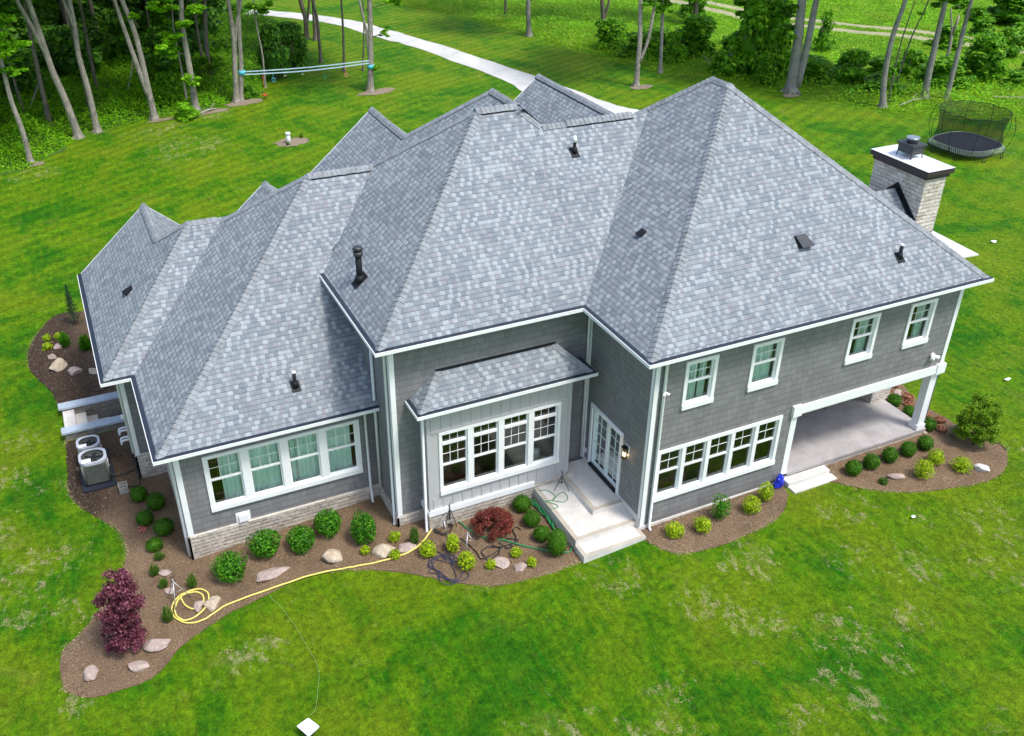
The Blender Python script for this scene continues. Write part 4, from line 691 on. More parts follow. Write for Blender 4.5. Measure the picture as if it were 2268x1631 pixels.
def blob_pts(n, W, H, rg, lump=.16, base=.0, shell=.28, fill=0.2):
    d = rg.normal(size=(n, 3)); d /= np.linalg.norm(d, axis=1, keepdims=True)
    K = rg.normal(size=(9, 3)); K /= np.linalg.norm(K, axis=1, keepdims=True); b = np.zeros(n)
    for k in K: b += np.exp(-((d - k) ** 2).sum(1) / .16) * rg.uniform(-.5, 1.)
    r = 1 + lump * b - np.abs(rg.normal(size=n)) * shell * .5; m = rg.random(n) < fill; r = np.where(m, rg.uniform(.4, 1., n), r)
    p = d * r[:, None] * np.array([W / 2, W / 2, H / 2]); p[:, 2] += H / 2 + base; p[:, 2] = np.maximum(p[:, 2], .01)
    nn = d + rg.normal(size=(n, 3)) * .55; nn[:, 2] += .25; return p, nn
def shrub(name, label, cat, x, y, W, H, mat, n, size, seed, lump=.16, core=.8, group=None, aspect=.55, z=None, fill=.2, lean=(0, 0)):
    rg = np.random.default_rng(seed); root = thing(name, label, cat, (x, y, g(x) if z is None else z), rg.uniform(0, 6), group)
    p, nn = blob_pts(n, W, H, rg, lump, fill=fill)
    cr = None
    if core: cv = ICO2[0] * np.array([W / 2, W / 2, H / 2]) * core * rg.uniform(.9, 1.08, (len(ICO2[0]), 1)) + np.array([0, 0, H / 2]); cr = (cv, ICO2[1])
    link(leaf_mesh('foliage', p, nn, size, mat, aspect, seed, cr), 'foliage', root)
    mb = MB(); rr = random.Random(seed)
    for k in range(5): a = rr.uniform(0, 6.3); mb.tube([(0, 0, -.05), (W * .12 * math.cos(a), W * .12 * math.sin(a), H * .3), (W * .3 * math.cos(a), W * .3 * math.sin(a), H * .62)], [.016 + W * .008, .01, .004], 5)
    o = mb.build('stem', M['twig'], None, uv=False); o.parent = root; return root

# ------------------------------------------------------------------ planting round the house
G_box = 'clipped boxwood balls in the mulch beds'; G_vib = 'round bright green shrubs along the stone base'; G_lime = 'lime green spirea mounds'
bx = [(-11.6, 8.31, .50, .47, 'dark boxwood ball nearest the concrete block'), (-11.21, 7.71, .54, .52, 'boxwood ball right beside the left house corner, back one of two'), (-11.59, 7.14, .50, .46, 'boxwood ball just behind the small coral flower'),
      (-11.17, 6.48, .57, .52, 'wide boxwood ball closest to the front left house corner'), (-11.50, 5.95, .48, .36, 'half browned low boxwood at the front of the left row'),
      (-1.99, 2.63, .53, .50, 'boxwood ball half under the green hose bundle'), (-2.03, 1.95, .50, .5, 'middle boxwood ball left of the pale patio'), (-2.05, 1.3, .47, .47, 'boxwood ball tucked behind the tall egg shaped one'), (-1.96, .62, .58, .86, 'tall egg shaped boxwood beside the patio steps'),
      (7.41, -.24, .50, .5, 'first boxwood ball right of the porch steps'), (8.11, -.23, .50, .5, 'second boxwood ball from the porch steps'), (8.84, -.22, .49, .5, 'middle boxwood ball in the row under the porch edge'), (9.56, -.23, .49, .48, 'fourth boxwood ball from the porch steps'), (10.25, -.23, .5, .5, 'last boxwood ball in the row, touching the lime shrub'),
      (11.13, .47, .45, .45, 'boxwood ball just right of the big porch post base'), (11.14, 1.3, .42, .4, 'boxwood ball half hidden behind the big porch post'), (11.14, 1.95, .47, .47, 'rearmost boxwood ball seen through the porch')]
for i, (x, y, W, H, lab) in enumerate(bx): shrub('boxwood', lab, 'shrub', x, y, W, H, M['boxl'], 1600, .022, 100 + i, .11, .86, G_box)
vb = [(-9.88, 3.88, .84, .80, 'yellow tipped bright green shrub nearest the front left house corner'), (-8.85, 4.3, .80, .78, 'bright green shrub below the small white crawl vent'), (-7.91, 4.04, .74, .72, 'third bright green shrub from the left house corner'), (-7.11, 4.28, .78, .74, 'bright green shrub closest to the stone base under the curtained windows'), (-6.34, 3.48, .70, .92, 'tall bright green shrub left of the downspout corner')]
for i, (x, y, W, H, lab) in enumerate(vb): shrub('green_shrub', lab, 'shrub', x, y, W, H, M['vibl'], 1900, .036, 130 + i, .36, .6, G_vib, fill=.35)
lm = [(-6.47, 2.99, .26, .26, 'tiny lime mound left of the tan boulder'), (-5.61, 3.07, .3, .3, 'small lime mound behind the tan boulder'), (-5.83, 2.43, .3, .28, 'lime mound touching the yellow hose beside the tan boulder'), (-5.03, 2.11, .46, .5, 'round lime shrub right of the yellow hose'), (-4.37, 1.97, .36, .6, 'upright lime shrub between the two tripod sprinklers'),
      (-4.29, 1.23, .46, .54, 'lime shrub in front of the right tripod sprinkler'), (-3.72, .94, .28, .28, 'small pale lime mound left of the pink boulder'), (-2.95, 1.03, .28, .3, 'small lime mound behind the pink boulder'), (-2.74, .53, .26, .28, 'small lime mound right of the smallest pink boulder'),
      (1.17, -.23, .52, .47, 'lime shrub nearest the patio steps in the window bed'), (1.95, -.4, .49, .48, 'second lime shrub in the bed under the five windows'), (2.69, -.19, .53, .84, 'tallest green shrub in the bed under the five windows'), (3.64, -.33, .52, .58, 'fourth shrub in the bed under the five windows'), (4.32, -.09, .43, .62, 'lime shrub next to the blue plastic bag'),
      (9.14, -1.23, .55, .68, 'front lime shrub of the touching pair in the right bed'), (9.99, -.9, .5, .52, 'rear lime shrub of the touching pair in the right bed'), (10.42, -1.48, .56, .48, 'lone lime shrub left of the white boulder'),
      (-13.49, 19.54, .3, .26, 'yellow mound at the back of the bed behind the stairwell'), (-13.49, 18.83, .34, .3, 'yellow green mound left of the small pale boulder'), (-13.1, 19.5, .26, .26, 'small yellow mound beside the upright green plant')]
for i, (x, y, W, H, lab) in enumerate(lm): shrub('lime_shrub', lab, 'shrub', x, y, W, H, M['limel'] if i != 11 else M['vibl'], 800 if W > .35 else 350, .034, 160 + i, .42, .5, G_lime, .4, fill=.35)
# upright grassy plants
def tuft(name, label, x, y, W, H, mat, seed, n=260, cat='plant', group=None):
    rg = np.random.default_rng(seed); root = thing(name, label, cat, (x, y, g(x)), 0, group); a = rg.uniform(0, 6.28, n); r = W * .5 * np.sqrt(rg.random(n)); h = H * rg.uniform(.35, 1., n) * (1 - .45 * (r / (W * .5)) ** 2)
    V = np.empty((n, 4, 3)); bx_, by_ = r * .35 * np.cos(a), r * .35 * np.sin(a); tx, ty = r * 1.25 * np.cos(a), r * 1.25 * np.sin(a); w_ = rg.uniform(.008, .02, n); px, py = -np.sin(a + rg.normal(size=n)), np.cos(a + rg.normal(size=n))
    V[:, 0] = np.c_[bx_, by_, np.zeros(n)]; V[:, 1] = np.c_[(bx_ + tx) / 2 + px * w_, (by_ + ty) / 2 + py * w_, h * .6]; V[:, 2] = np.c_[tx, ty, h]; V[:, 3] = np.c_[(bx_ + tx) / 2 - px * w_, (by_ + ty) / 2 - py * w_, h * .6]
    me = bpy.data.meshes.new('blades'); me.from_pydata(V.reshape(-1, 3).tolist(), [], [(4 * i, 4 * i + 1, 4 * i + 2, 4 * i + 3) for i in range(n)]); me.materials.append(mat); link(me, 'blades', root); return root
for i, (x, y, W, H, lab, m) in enumerate([(-5.19, 2.68, .24, .74, 'slim upright green plant left of the bay downspout', 'tuftl'), (-11.66, 4.91, .26, .5, 'grassy tuft right of the lawn bulge behind the maroon tree', 'tuftl'), (-11.51, 4.35, .24, .4, 'grassy tuft between maroon tree and tripod', 'tuftl'), (-10.84, 4.01, .26, .6, 'thin grassy tuft beside the left tripod sprinkler', 'tuftl'), (-11.59, 3.08, .26, .62, 'dark green tuft left of the coiled yellow hose', 'tuftl'),
    (-12.89, 18.75, .42, .74, 'bushy upright green plant behind the pale boulders', 'vibl'), (-12.21, 18.12, .46, .83, 'upright green plant closest to the roof edge in the rear bed', 'vibl'), (-11.45, 5.5, .3, .3, 'straw coloured dry plant at the front end of the left boxwoods', 'tuftl')]):
    tuft('grass_tuft', lab, x, y, W, H, M[m], 200 + i, 420 if H > .6 else 240)
# small conifer
rg = np.random.default_rng(9); root = thing('young_conifer', 'small dark pointed evergreen in the bed behind the stairwell', 'tree', (-12.43, 20.38, g(-12.4)))
n = 1400; h = rg.random(n) ** .8 * 1.6; rr_ = (1.62 - h) / 1.62 * .34 * np.sqrt(rg.random(n)) * (1 + .3 * np.sin(h * 22)); a = rg.uniform(0, 6.28, n)
link(leaf_mesh('crown', np.c_[rr_ * np.cos(a), rr_ * np.sin(a), h + .12], np.c_[np.cos(a), np.sin(a), .6 + rg.normal(size=n) * .5], .04, M['conl'], .3, 9), 'crown', root); mb = MB(); mb.tube([(0, 0, -.05), (0, 0, 1.5)], [.03, .008], 6); o = mb.build('trunk', M['bark2'], None, uv=False); o.parent = root
# red laceleaf maple and maroon tree, built from branch clumps
def clump_tree(name, label, x, y, clumps, mat, per, size, seed, stems, barkm='twig', cat='tree', aspect=.4, droop=0):
    rg = np.random.default_rng(seed); root = thing(name, label, cat, (x, y, g(x))); P = []; Nn = []
    for (cx, cy, cz, r, rz_) in clumps:
        k = int(per * (r / .25) ** 2); d = rg.normal(size=(k, 3)); d /= np.linalg.norm(d, axis=1, keepdims=True); q = d * (rg.random((k, 1)) ** .4) * np.array([r, r, rz_]) * rg.uniform(.8, 1.15, (k, 1)); P.append(q + np.array([cx, cy, cz])); Nn.append(d * .8 + rg.normal(size=(k, 3)) * .5 + np.array([0, 0, .5 - droop]))
    P = np.vstack(P); P[:, 2] = np.maximum(P[:, 2], .03); link(leaf_mesh('crown', P, np.vstack(Nn), size, mat, aspect, seed), 'crown', root)
    mb = MB()
    for path, r0 in stems: mb.tube(catmull(path, 4), list(np.linspace(r0, r0 * .3, len(catmull(path, 4)))), 6)
    o = mb.build('trunk', M[barkm], None, uv=False); o.parent = root; return root
rr = random.Random(4); cl = []
for k in range(75):
    a = rr.uniform(0, 6.3); q = math.sqrt(rr.random()); cl.append((.50 * q * math.cos(a), .50 * q * math.sin(a), .62 - .36 * q * q + rr.uniform(-.07, .05) - (.16 if k % 4 == 0 and q > .6 else 0), rr.uniform(.10, .17), rr.uniform(.06, .11)))
clump_tree('laceleaf_maple', 'low spreading red laceleaf maple in front of the bay windows', -3.1, 2.2, cl, M['maplel'], 620, .030, 31, [([(0, 0, -.05), (.02, 0, .2), (.2 * math.cos(a), .2 * math.sin(a), .36), (.42 * math.cos(a), .42 * math.sin(a), .42)], .025) for a in (0, 1.1, 2.2, 3.3, 4.4, 5.4)], aspect=.35)
cl = []
for k in range(120):
    z = .2 + 1.95 * k / 119; a = rr.uniform(0, 6.3); R_ = .36 + .07 * math.sin(z * 5) if z < 1.7 else .36 - (z - 1.7) * .18; q = R_ * 1.15 * math.sqrt(rr.random()); cl.append((q * math.cos(a) + .13 * (z - 1) + .02, q * math.sin(a), z + rr.uniform(-.06, .06), rr.uniform(.10, .21), rr.uniform(.08, .14)))
clump_tree('maroon_tree', 'tall maroon leaved ornamental tree at the left tip of the bed', -12.62, 2.66, cl, M['maroonl'], 230, .036, 33, [([(0, 0, -.05), (-.05, .03, .5), (.05, 0, 1.2), (.15, 0, 2.1)], .035), ([(0, 0, .0), (.15, .1, .5), (.25, .1, 1.1)], .022), ([(0, 0, .0), (-.15, -.1, .5), (-.28, .05, 1.3)], .022)], aspect=.6)
cl = []
for k in range(120):
    z = .15 + 1.35 * rr.random() ** .8; a = rr.uniform(0, 6.3); q = .62 * math.sqrt(rr.random()) * (1 - abs(z - .75) * .35); cl.append((q * math.cos(a) + .1 * z, q * math.sin(a) + .06, z, rr.uniform(.09, .17), rr.uniform(.07, .13)))
clump_tree('weeping_bush', 'large loose yellow green bush at the right end of the beds', 11.78, -.72, cl, M['bigl'], 520, .030, 35, [([(0, 0, -.05), (.1 * math.cos(a), .1 * math.sin(a), .5), (.4 * math.cos(a), .4 * math.sin(a), 1.2)], .018) for a in (0, 1, 2, 3, 4, 5)], cat='shrub', aspect=.45)
for i, (x, y, W, lab) in enumerate([(11.82, .62, .33, 'coral leaved plant just right of the porch post'), (11.47, .25, .34, 'coral leaved plant beside the small white stone'), (11.88, 2.04, .38, 'coral red plant near the edging behind the porch post'), (12.06, 2.86, .34, 'rearmost coral plant seen through the porch'), (11.66, 1.03, .26, 'coral plant peeping out behind the big porch post'), (11.57, 2.53, .26, 'coral plant left of the pink rear boulder'), (11.59, 1.75, .26, 'small coral plant behind the rear boxwoods')]):
    shrub('coral_plant', lab, 'plant', x, y, W, W * .6, M['heul'], 260, .040, 220 + i, .3, .5, 'coral leaved perennials right of the porch', .7)
shrub('small_green_plant', 'small dull green plant left of the flat pink boulder', 'plant', 7.9, -.95, .26, .2, M['boxl'], 250, .03, 240, .3, .5); shrub('variegated_plant', 'pale speckled plant between coral plants and loose bush', 'plant', 11.65, -.12, .34, .4, leafmat('variegated_leaf', (.10, .20, .06), (.35, .42, .25), (.6, .6, .48)), 420, .026, 241, .3, .3)
shrub('low_weed', 'little weed at the white pipe in the back lawn', 'plant', -.03, 36.1, .22, .2, M['boxl'], 90, .04, 242, .3, 0); shrub('low_weed', 'weed at the right rim of the bare soil circle', 'plant', .95, 36.9, .22, .28, M['boxl'], 90, .04, 243, .3, 0)
shrub('coral_flower', 'small coral flower on the mulch by the left boxwoods', 'flower', -11.73, 6.9, .22, .16, leafmat('coral_petal', (.75, .2, .14), (.9, .42, .34)), 60, .035, 244, .3, 0)
# boulders
def boulder(label, x, y, W, D_, H, mat, seed, rz=-26, sink=.25):
    rg = np.random.default_rng(seed); v = ICO3[0].copy(); K = rg.normal(size=(16, 3)); K /= np.linalg.norm(K, axis=1, keepdims=True)
    for k in K: s = v @ k; v -= np.outer(np.maximum(s - rg.uniform(.5, .86), 0) * .95, k)
    v *= 1 + rg.normal(size=(len(v), 1)) * .012; v[:, 0] *= W / 2 * 1.12; v[:, 1] *= D_ / 2 * 1.12; v[:, 2] *= H / 2 * 1.15; v[:, 2] += H / 2 - H * sink
    me = bpy.data.meshes.new('boulder'); me.from_pydata(v.tolist(), [], ICO3[1]); me.materials.append(mat); o = link(me, 'boulder', None, (x, y, g(x) + .02)); o.rotation_euler = (0, 0, R(rz)); return tag(o, label, 'boulder', 'boulders set in the mulch beds')
bd = [(-13.49, 2.17, .40, .62, .26, 'rockp', 'upright oval boulder furthest left in the bed tip'), (-12.48, 1.90, .52, .34, .22, 'rockp', 'boulder just below the maroon tree'), (-11.95, 2.36, .62, .42, .26, 'rockp', 'broad boulder right of the maroon tree'), (-10.50, 3.12, .46, .48, .22, 'rockt', 'tan slab boulder under the hose coil, right one'), (-10.84, 3.2, .30, .36, .2, 'rockp', 'small boulder inside the yellow hose coil'),
      (-8.88, 3.44, .98, .38, .24, 'rockp', 'long pink boulder in front of the yellow tipped shrub'), (-7.29, 3.24, .66, .48, .38, 'rockt', 'square flat topped boulder above the yellow hose'), (-11.38, 4.85, .40, .26, .12, 'rockp', 'half buried pink stone right of the lawn bulge'), (-11.40, 4.1, .34, .22, .10, 'rockp', 'half buried stone behind the left tripod'),
      (-6.04, 2.78, .64, .46, .36, 'rockt', 'tan rounded boulder between two lime mounds'), (-5.45, 2.64, .52, .38, .22, 'rockp', 'mauve boulder left of the yellow hose'), (-3.41, .92, .58, .38, .24, 'rockp', 'larger pink boulder below the red maple'), (-3.05, .56, .36, .28, .2, 'rockp', 'smaller pink boulder near the lawn edge below the red maple'),
      (8.39, -.92, .60, .34, .22, 'rockp', 'flat pink boulder in front of the porch boxwoods'), (10.98, -1.74, .44, .34, .26, 'rockw', 'white boulder at the right end of the right bed'), (11.73, 2.40, .42, .3, .24, 'rockp', 'pink boulder seen through the porch'), (10.92, .38, .17, .14, .08, 'rockt', 'small yellowish stone at the foot of the porch post'),
      (-13.14, 18.72, .32, .28, .24, 'rockp', 'small pale boulder beside the yellow mound'), (-13.4, 18.1, .36, .3, .24, 'rockp', 'pale boulder hidden behind the biggest boulder'), (-13.26, 17.2, .64, .54, .5, 'rockt', 'biggest cream boulder in the rear left bed'), (-12.69, 16.6, .56, .4, .3, 'rockp', 'notched cream boulder in the middle of the rear left bed'), (-12.14, 16.35, .48, .26, .2, 'rockt', 'cream boulder half under the left roof edge')]
for i, (x, y, W, D_, H, m, lab) in enumerate(bd): boulder(lab, x, y, W, D_, H, M[m], 300 + i, -26 + random.Random(i).uniform(-15, 15) + (55 if i == 5 else 0) * .5)

# ------------------------------------------------------------------ patio, porch steps, stairwell
pt = thing('patio', 'pale concrete patio with raised landing and front step by the glazed doors', 'patio', (-.5, 1.5, .2))
mb = MB(); mb.prism([(-1.46, .50), (.408, .50), (.408, 2.98), (-1.46, 2.98)], .05, .57); mb.build('patio_slab', M['conc'], pt)
mb = MB(); mb.prism([(-.53, 1.22), (.406, 1.22), (.406, 3.43), (-.34, 3.43), (-.34, 2.99), (-.53, 2.99)], .571, .72); mb.build('landing', M['conc'], pt)
for (x0, x1, y0, y1, z) in ((-1.457, -1.33, .503, 2.975, .570), (-1.33, .40, .503, .63, .570), (-.528, -.41, 1.223, 2.985, .720), (-.41, .40, 1.223, 1.34, .720), (-1.478, -1.37, .003, .495, .420), (-1.37, .428, .003, .10, .420), (.33, .428, .10, .495, .420)):
    mb = MB(); mb.box(x0, x1, y0, y1, z - .002, z + .003); mb.build('border_band', M['concb'], pt)
mb = MB(); mb.prism([(-1.48, 0.0), (.43, 0.0), (.43, .498), (-1.48, .498)], .0, .42); mb.build('step', M['conc'], pt)
ps = thing('porch_steps', 'two pale concrete steps up to the covered porch', 'steps', (6, .1, .35))
mb = MB(); mb.box(5.26, 6.79, .05, .336, .2, .585); mb.build('step', M['conc'], ps); mb = MB(); mb.box(5.28, 6.86, -.24, .048, .15, .455); mb.build('step', M['conc'], ps)
sw = thing('basement_stairwell', 'sunken stone walled stairwell with pale treads left of the house', 'stairwell', (-12.4, 13.3, -.4))
for y0, y1 in ((12.40, 12.68), (13.94, 14.22)):
    mb = MB(); mb.box(-13.32, -11.47, y0, y1, -2.4, -.17); wl = mb.build('retaining_wall', M['stone2'], sw); mb = MB(); mb.box(-13.40, -11.465, y0 - .04, y1 + .04, -.168, -.10); mb.build('wall_cap', M['bluestone'], wl)
for k in range(6): mb = MB(); x = -13.30 + k * .33; mb.box(x, x + .35 if k < 5 else -11.47, 12.69, 13.93, -2.4, -.24 - k * .19); mb.build('stair_tread', M['conc'], sw)
# condensers
def condenser(label, x, y, s, h, z0, seed):
    t = thing('air_conditioner', label, 'air conditioner', (x, y, z0), 0, 'condensers left of the house'); t['local'] = True
    def rr(hw, n=6, r=.13):
        P = []
        for cx, cy, a0 in ((hw - r, hw - r, 0), (-hw + r, hw - r, 90), (-hw + r, -hw + r, 180), (hw - r, -hw + r, 270)):
            for k in range(n + 1): a = R(a0 + 90 * k / n); P.append((cx + r * math.cos(a), cy + r * math.sin(a)))
        return P
    def ch(mb, name, mat): o = mb.build(name, mat, None, uv=False); o.parent = t; return o
    mb = MB(); mb.prism(rr(s / 2 - .03), .04, h - .08); ch(mb, 'casing', M['acgrey'])
    mb = MB(); k = int((h - .16) / .045)
    for q in range(k): mb.prism(rr(s / 2 - .012), .07 + q * .045, .085 + q * .045)
    for cx in (-1, 1):
        for cy in (-1, 1): c = (s / 2 - .045); mb.cyl(cx * c, cy * c, .02, h - .06, .04, .04, 8)
    ch(mb, 'louvre', M['acgrey'])
    mb = MB(); P = rr(s / 2 + .005, 6, s * .34); n = len(P); C_ = [((s / 2 - .055) * math.cos(math.atan2(p[1], p[0])), (s / 2 - .055) * math.sin(math.atan2(p[1], p[0]))) for p in P]
    vs = [(p[0], p[1], h - .08) for p in P] + [(p[0], p[1], h) for p in P] + [(p[0], p[1], h) for p in C_] + [(p[0], p[1], h - .1) for p in C_]
    mb.mesh(vs, [(q + i, q + (i + 1) % n, q + n + (i + 1) % n, q + n + i) for q in (0, n) for i in range(n)]); ch(mb, 'top_ring', M['acwhite'])
    mb = MB(); mb.cyl(0, 0, h - .11, h - .10, s / 2 - .052, None, 28)
    for q in range(5):
        a = q * 1.2566; mb.box(.05, s / 2 - .12, -.05, .05, h - .075, h - .07, 0, Matrix.Rotation(a, 4, 'Z') @ Matrix.Rotation(.3, 4, 'X') if False else Matrix.Rotation(a, 4, 'Z'))
    mb.cyl(0, 0, h - .09, h - .03, .07, None, 14); ch(mb, 'fan', M['black'])
    mb = MB()
    for q in range(1, 7): mb.tube([((s / 2 - .08) * q / 6.5 * math.cos(a), (s / 2 - .08) * q / 6.5 * math.sin(a), h - .012) for a in np.linspace(0, 6.2832, 25)[:-1]], .004, 4, closed=True)
    for q in range(8): a = q * .785; mb.tube([(.06 * math.cos(a), .06 * math.sin(a), h - .012), ((s / 2 - .07) * math.cos(a), (s / 2 - .07) * math.sin(a), h - .012)], .004, 4)
    ch(mb, 'fan_guard', M['dgrey'])
    mb = MB(); mb.box(-s * .42, -s * .08, -s * .42, -s * .16, h + .012, h + .018, 0); mb.box(s / 2 - .006, s / 2 + .012, -.28, -.12, h - .3, h - .1); ch(mb, 'rating_label', M['plastic']); del t['local']; return t
condenser('larger front air conditioner with white tag on its round top', -12.60, 9.86, .76, .80, -.31, 1); condenser('smaller rear air conditioner behind the front one', -12.66, 10.86, .66, .70, -.33, 2)
for (x0, x1, y0, y1, lab) in ((-13.06, -12.12, 9.30, 10.32, 'black pad under the front air conditioner'), (-13.04, -12.18, 10.46, 11.3, 'black pad under the rear air conditioner')):
    mb = MB(); mb.prism([(x0 + .05, y0), (x1 - .05, y0), (x1, y0 + .05), (x1, y1), (x0, y1), (x0, y0 + .05)], -.42, -.315); tag(mb.build('equipment_pad', M['pad']), lab, 'pad')
mb = MB(); bx0, by0 = -11.97, 8.95
for a in (mb,):
    z0, z1 = -.36, -.14; a.box(bx0 - .13, bx0 + .13, by0 - .16, by0 - .13, z0, z1); a.box(bx0 - .13, bx0 + .13, by0 + .13, by0 + .16, z0, z1); a.box(bx0 - .13, bx0 - .10, by0 - .13, by0 + .13, z0, z1); a.box(bx0 + .10, bx0 + .13, by0 - .13, by0 + .13, z0, z1); a.box(bx0 - .10, bx0 + .10, by0 - .015, by0 + .015, z0, z1)
tag(mb.build('concrete_block', M['block']), 'hollow grey concrete block on the mulch by the air conditioners', 'block')
# outdoor table with slats in the porch
tb = thing('patio_table', 'dark slatted outdoor table in the shade of the porch', 'table', (7.4, 2.9, .711))
mb = MB()
for k in range(16): x = 6.0 + k * .18; mb.box(x, x + .15, 2.45, 3.35, 1.43, 1.46)
mb.box(6.0, 8.85, 2.47, 2.53, 1.38, 1.428); mb.box(6.0, 8.85, 3.27, 3.33, 1.38, 1.428); mb.build('tabletop', M['stain'], tb)
for x, y in ((6.1, 2.5), (8.72, 2.5), (6.1, 3.25), (8.72, 3.25)): mb = MB(); mb.box(x, x + .06, y, y + .06, .712, 1.379); mb.build('leg', M['stain'], tb)

# ------------------------------------------------------------------ hoses, sprinklers, odds and ends
def hose(name, label, pts, r, mat, lift=.02, z=None, group=None, n=5, seed=0):
    P = catmull([(p[0], p[1], 0) for p in pts], n); rr = random.Random(seed)
    for i, p in enumerate(P): p.z = (g(p.x) if z is None else z) + .03 + r + lift * (.4 + .6 * math.sin(i * .7 + seed) ** 2)
    mb = MB(); mb.tube(P, r, 7); return tag(mb.build(name, mat, uv=False), label, 'hose', group)
hose('garden_hose', 'thick yellow hose coiled by the left tripod and running to the bay corner', [(-4.05, 3.0)] + O['yellow'] + O['yellow2'], .022, M['yellow'], .02)
hose('garden_hose', 'green hose from the bay corner past the red maple to the step', O['green1'], .018, M['green'])
rr = random.Random(8)
for k in range(5): hose('garden_hose', 'bright green hose strands bundled along the left patio edge', [(a + rr.uniform(-.07, .07), b + rr.uniform(-.05, .05)) for a, b in [(-2.05, 2.72), (-1.85, 2.9), (-1.62, 2.75), (-1.58, 2.3), (-1.56, 1.85), (-1.57, 1.35)]], .014, M['green'], .05 + .02 * k, None, 'green hose bundle', 5, k)
hose('garden_hose', 'thin green hose looped on the patio', O['green3'], .010, M['green'], .0, .545)
def loops(cx, cy, rx, ry, n, seed, j=.12):
    rr = random.Random(seed); P = []
    for k in range(n): a = k * .82; P.append((cx + rx * rr.uniform(1 - j * 3, 1 + j) * math.cos(a) + rr.uniform(-j, j) * .4, cy + ry * rr.uniform(1 - j * 3, 1 + j) * math.sin(a) + rr.uniform(-j, j) * .4))
    return P
hose('garden_hose', 'navy hose tangle in front of the first tripod sprinkler', [(-4.5, 2.35)] + loops(-4.75, 1.45, .46, .58, 30, 3, .3), .011, M['navyh'], .04)
hose('garden_hose', 'black hose coil around the first tripod sprinkler', loops(-4.28, 2.86, .26, .24, 24, 4, .08) + [(-4.15, 3.05)], .013, M['blackh'], .05)
hose('garden_hose', 'black hose in wide loops below the red maple', [(-4.0, 2.3), (-3.85, 1.7), (-3.8, 1.3)] + loops(-3.5, 1.4, .28, .26, 10, 5, .1) + [(-3.2, 1.5)] + loops(-2.95, 1.55, .24, .18, 9, 6, .2) + [(-2.6, 1.95), (-2.45, 2.0), (-2.4, 1.85)], .013, M['blackh'], .03)
hose('garden_hose', 'thin black drip line curling along the right bed edge', [(11.9, -.45), (12.1, -.75), (12.3, -.6), (12.45, -.8), (12.52, -1.1), (12.45, -1.4)], .012, M['blackh'], .03)
hose('garden_hose', 'thin black ring of drip line in the rear left bed', loops(-12.05, 15.35, .42, .42, 9, 9, .04), .009, M['blackh'], .01)
def tripod(label, x, y, z, h, mat, spread=.26, seed=0):
    t = thing('tripod_sprinkler', label, 'sprinkler', (x, y, z), seed, 'tripod sprinklers')
    for k in range(3):
        a = k * 2.094 + seed; c, s = math.cos(a), math.sin(a); mb = MB(); mb.tube([(.02 * c, .02 * s, h * .8), (spread * c, spread * s, 0)], [.013, .011], 6); mb.tube([(.0, 0, h * .42), (spread * .55 * c, spread * .55 * s, h * .42)], .008, 5); o = mb.build('leg', mat, None, uv=False); o.parent = t
    mb = MB(); mb.tube([(0, 0, h * .3), (0, 0, h)], .013, 8); o = mb.build('riser', mat, None, uv=False); o.parent = t
    mb = MB(); mb.tube([(0, 0, h), (0, 0, h + .03)], [.025, .018], 8); mb.tube([(0, 0, h + .02), (.10, 0, h + .05)], [.014, .008], 6); mb.tube([(0, 0, h + .03), (-.06, .01, h + .035)], .006, 5); o = mb.build('sprinkler_head', M['dgrey'], None, uv=False); o.parent = t
tripod('metal tripod sprinkler ringed by the black hose coil', -4.32, 2.72, g(-4.3) + .03, .62, M['alum'], .26, .3); tripod('metal tripod sprinkler right of the upright lime shrub', -3.98, 1.86, g(-4) + .03, .62, M['alum'], .27, 1.0)
tripod('metal tripod sprinkler beside the coiled yellow hose', -11.28, 3.62, g(-11.3) + .03, .85, M['alum'], .34, .1); tripod('dark tripod sprinkler standing on the patio', -.75, 2.62, .572, .55, M['dgrey'], .24, 1.6); tripod('black tripod sprinkler in the corner where the yellow hose starts', -4.05, 2.92, g(-4) + .03, .7, M['blackh'], .2, .7)
# blue bag
rg = np.random.default_rng(3); v = ICO3[0].copy(); v *= 1 + .22 * np.sin(v[:, [0]] * 7 + v[:, [1]] * 5) * np.cos(v[:, [2]] * 6) + rg.normal(size=(len(v), 1)) * .05; v *= np.array([.15, .10, .24]); v[:, 0] *= 1 - v[:, 2] * 1.6; v[:, 2] += .22
me = bpy.data.meshes.new('plastic_bag'); me.from_pydata(v.tolist(), [], ICO3[1]); me.materials.append(M['blue']); tag(link(me, 'plastic_bag', None, (5.02, .18, g(5) + .03)), 'crumpled blue plastic bag left of the porch steps', 'bag')
PANEL = ((-9.28, -1.58, .08), (-9.12, -1.90, .08), (-9.40, -1.99, .0), (-9.56, -1.62, .0))
# flat white panel on a stand with its cable
t = thing('satellite_panel', 'flat white square panel on a low stand in the front lawn', 'satellite panel', (-9.2, -1.45, g(-9.2)))
pc = [Vector(p) for p in PANEL]
c0 = sum(pc, Vector()) / 4; mb = MB(); nn = (pc[1] - pc[0]).cross(pc[3] - pc[0]).normalized(); nn = nn if nn.z > 0 else -nn; P = []
for i in range(4):
    a, b, c = pc[i - 1], pc[i], pc[(i + 1) % 4]
    for k in range(4): tt = k / 3; P.append((b + (a - b).normalized() * .03) * (1 - tt) ** 2 + b * 2 * tt * (1 - tt) + (b + (c - b).normalized() * .03) * tt * tt)
n = len(P); mb.mesh([p for p in P] + [p - nn * .035 for p in P], [tuple(range(n)), tuple(range(n, 2 * n))[::-1]] + [(i, (i + 1) % n, n + (i + 1) % n, n + i) for i in range(n)]); mb.build('panel', M['plastic'], t)
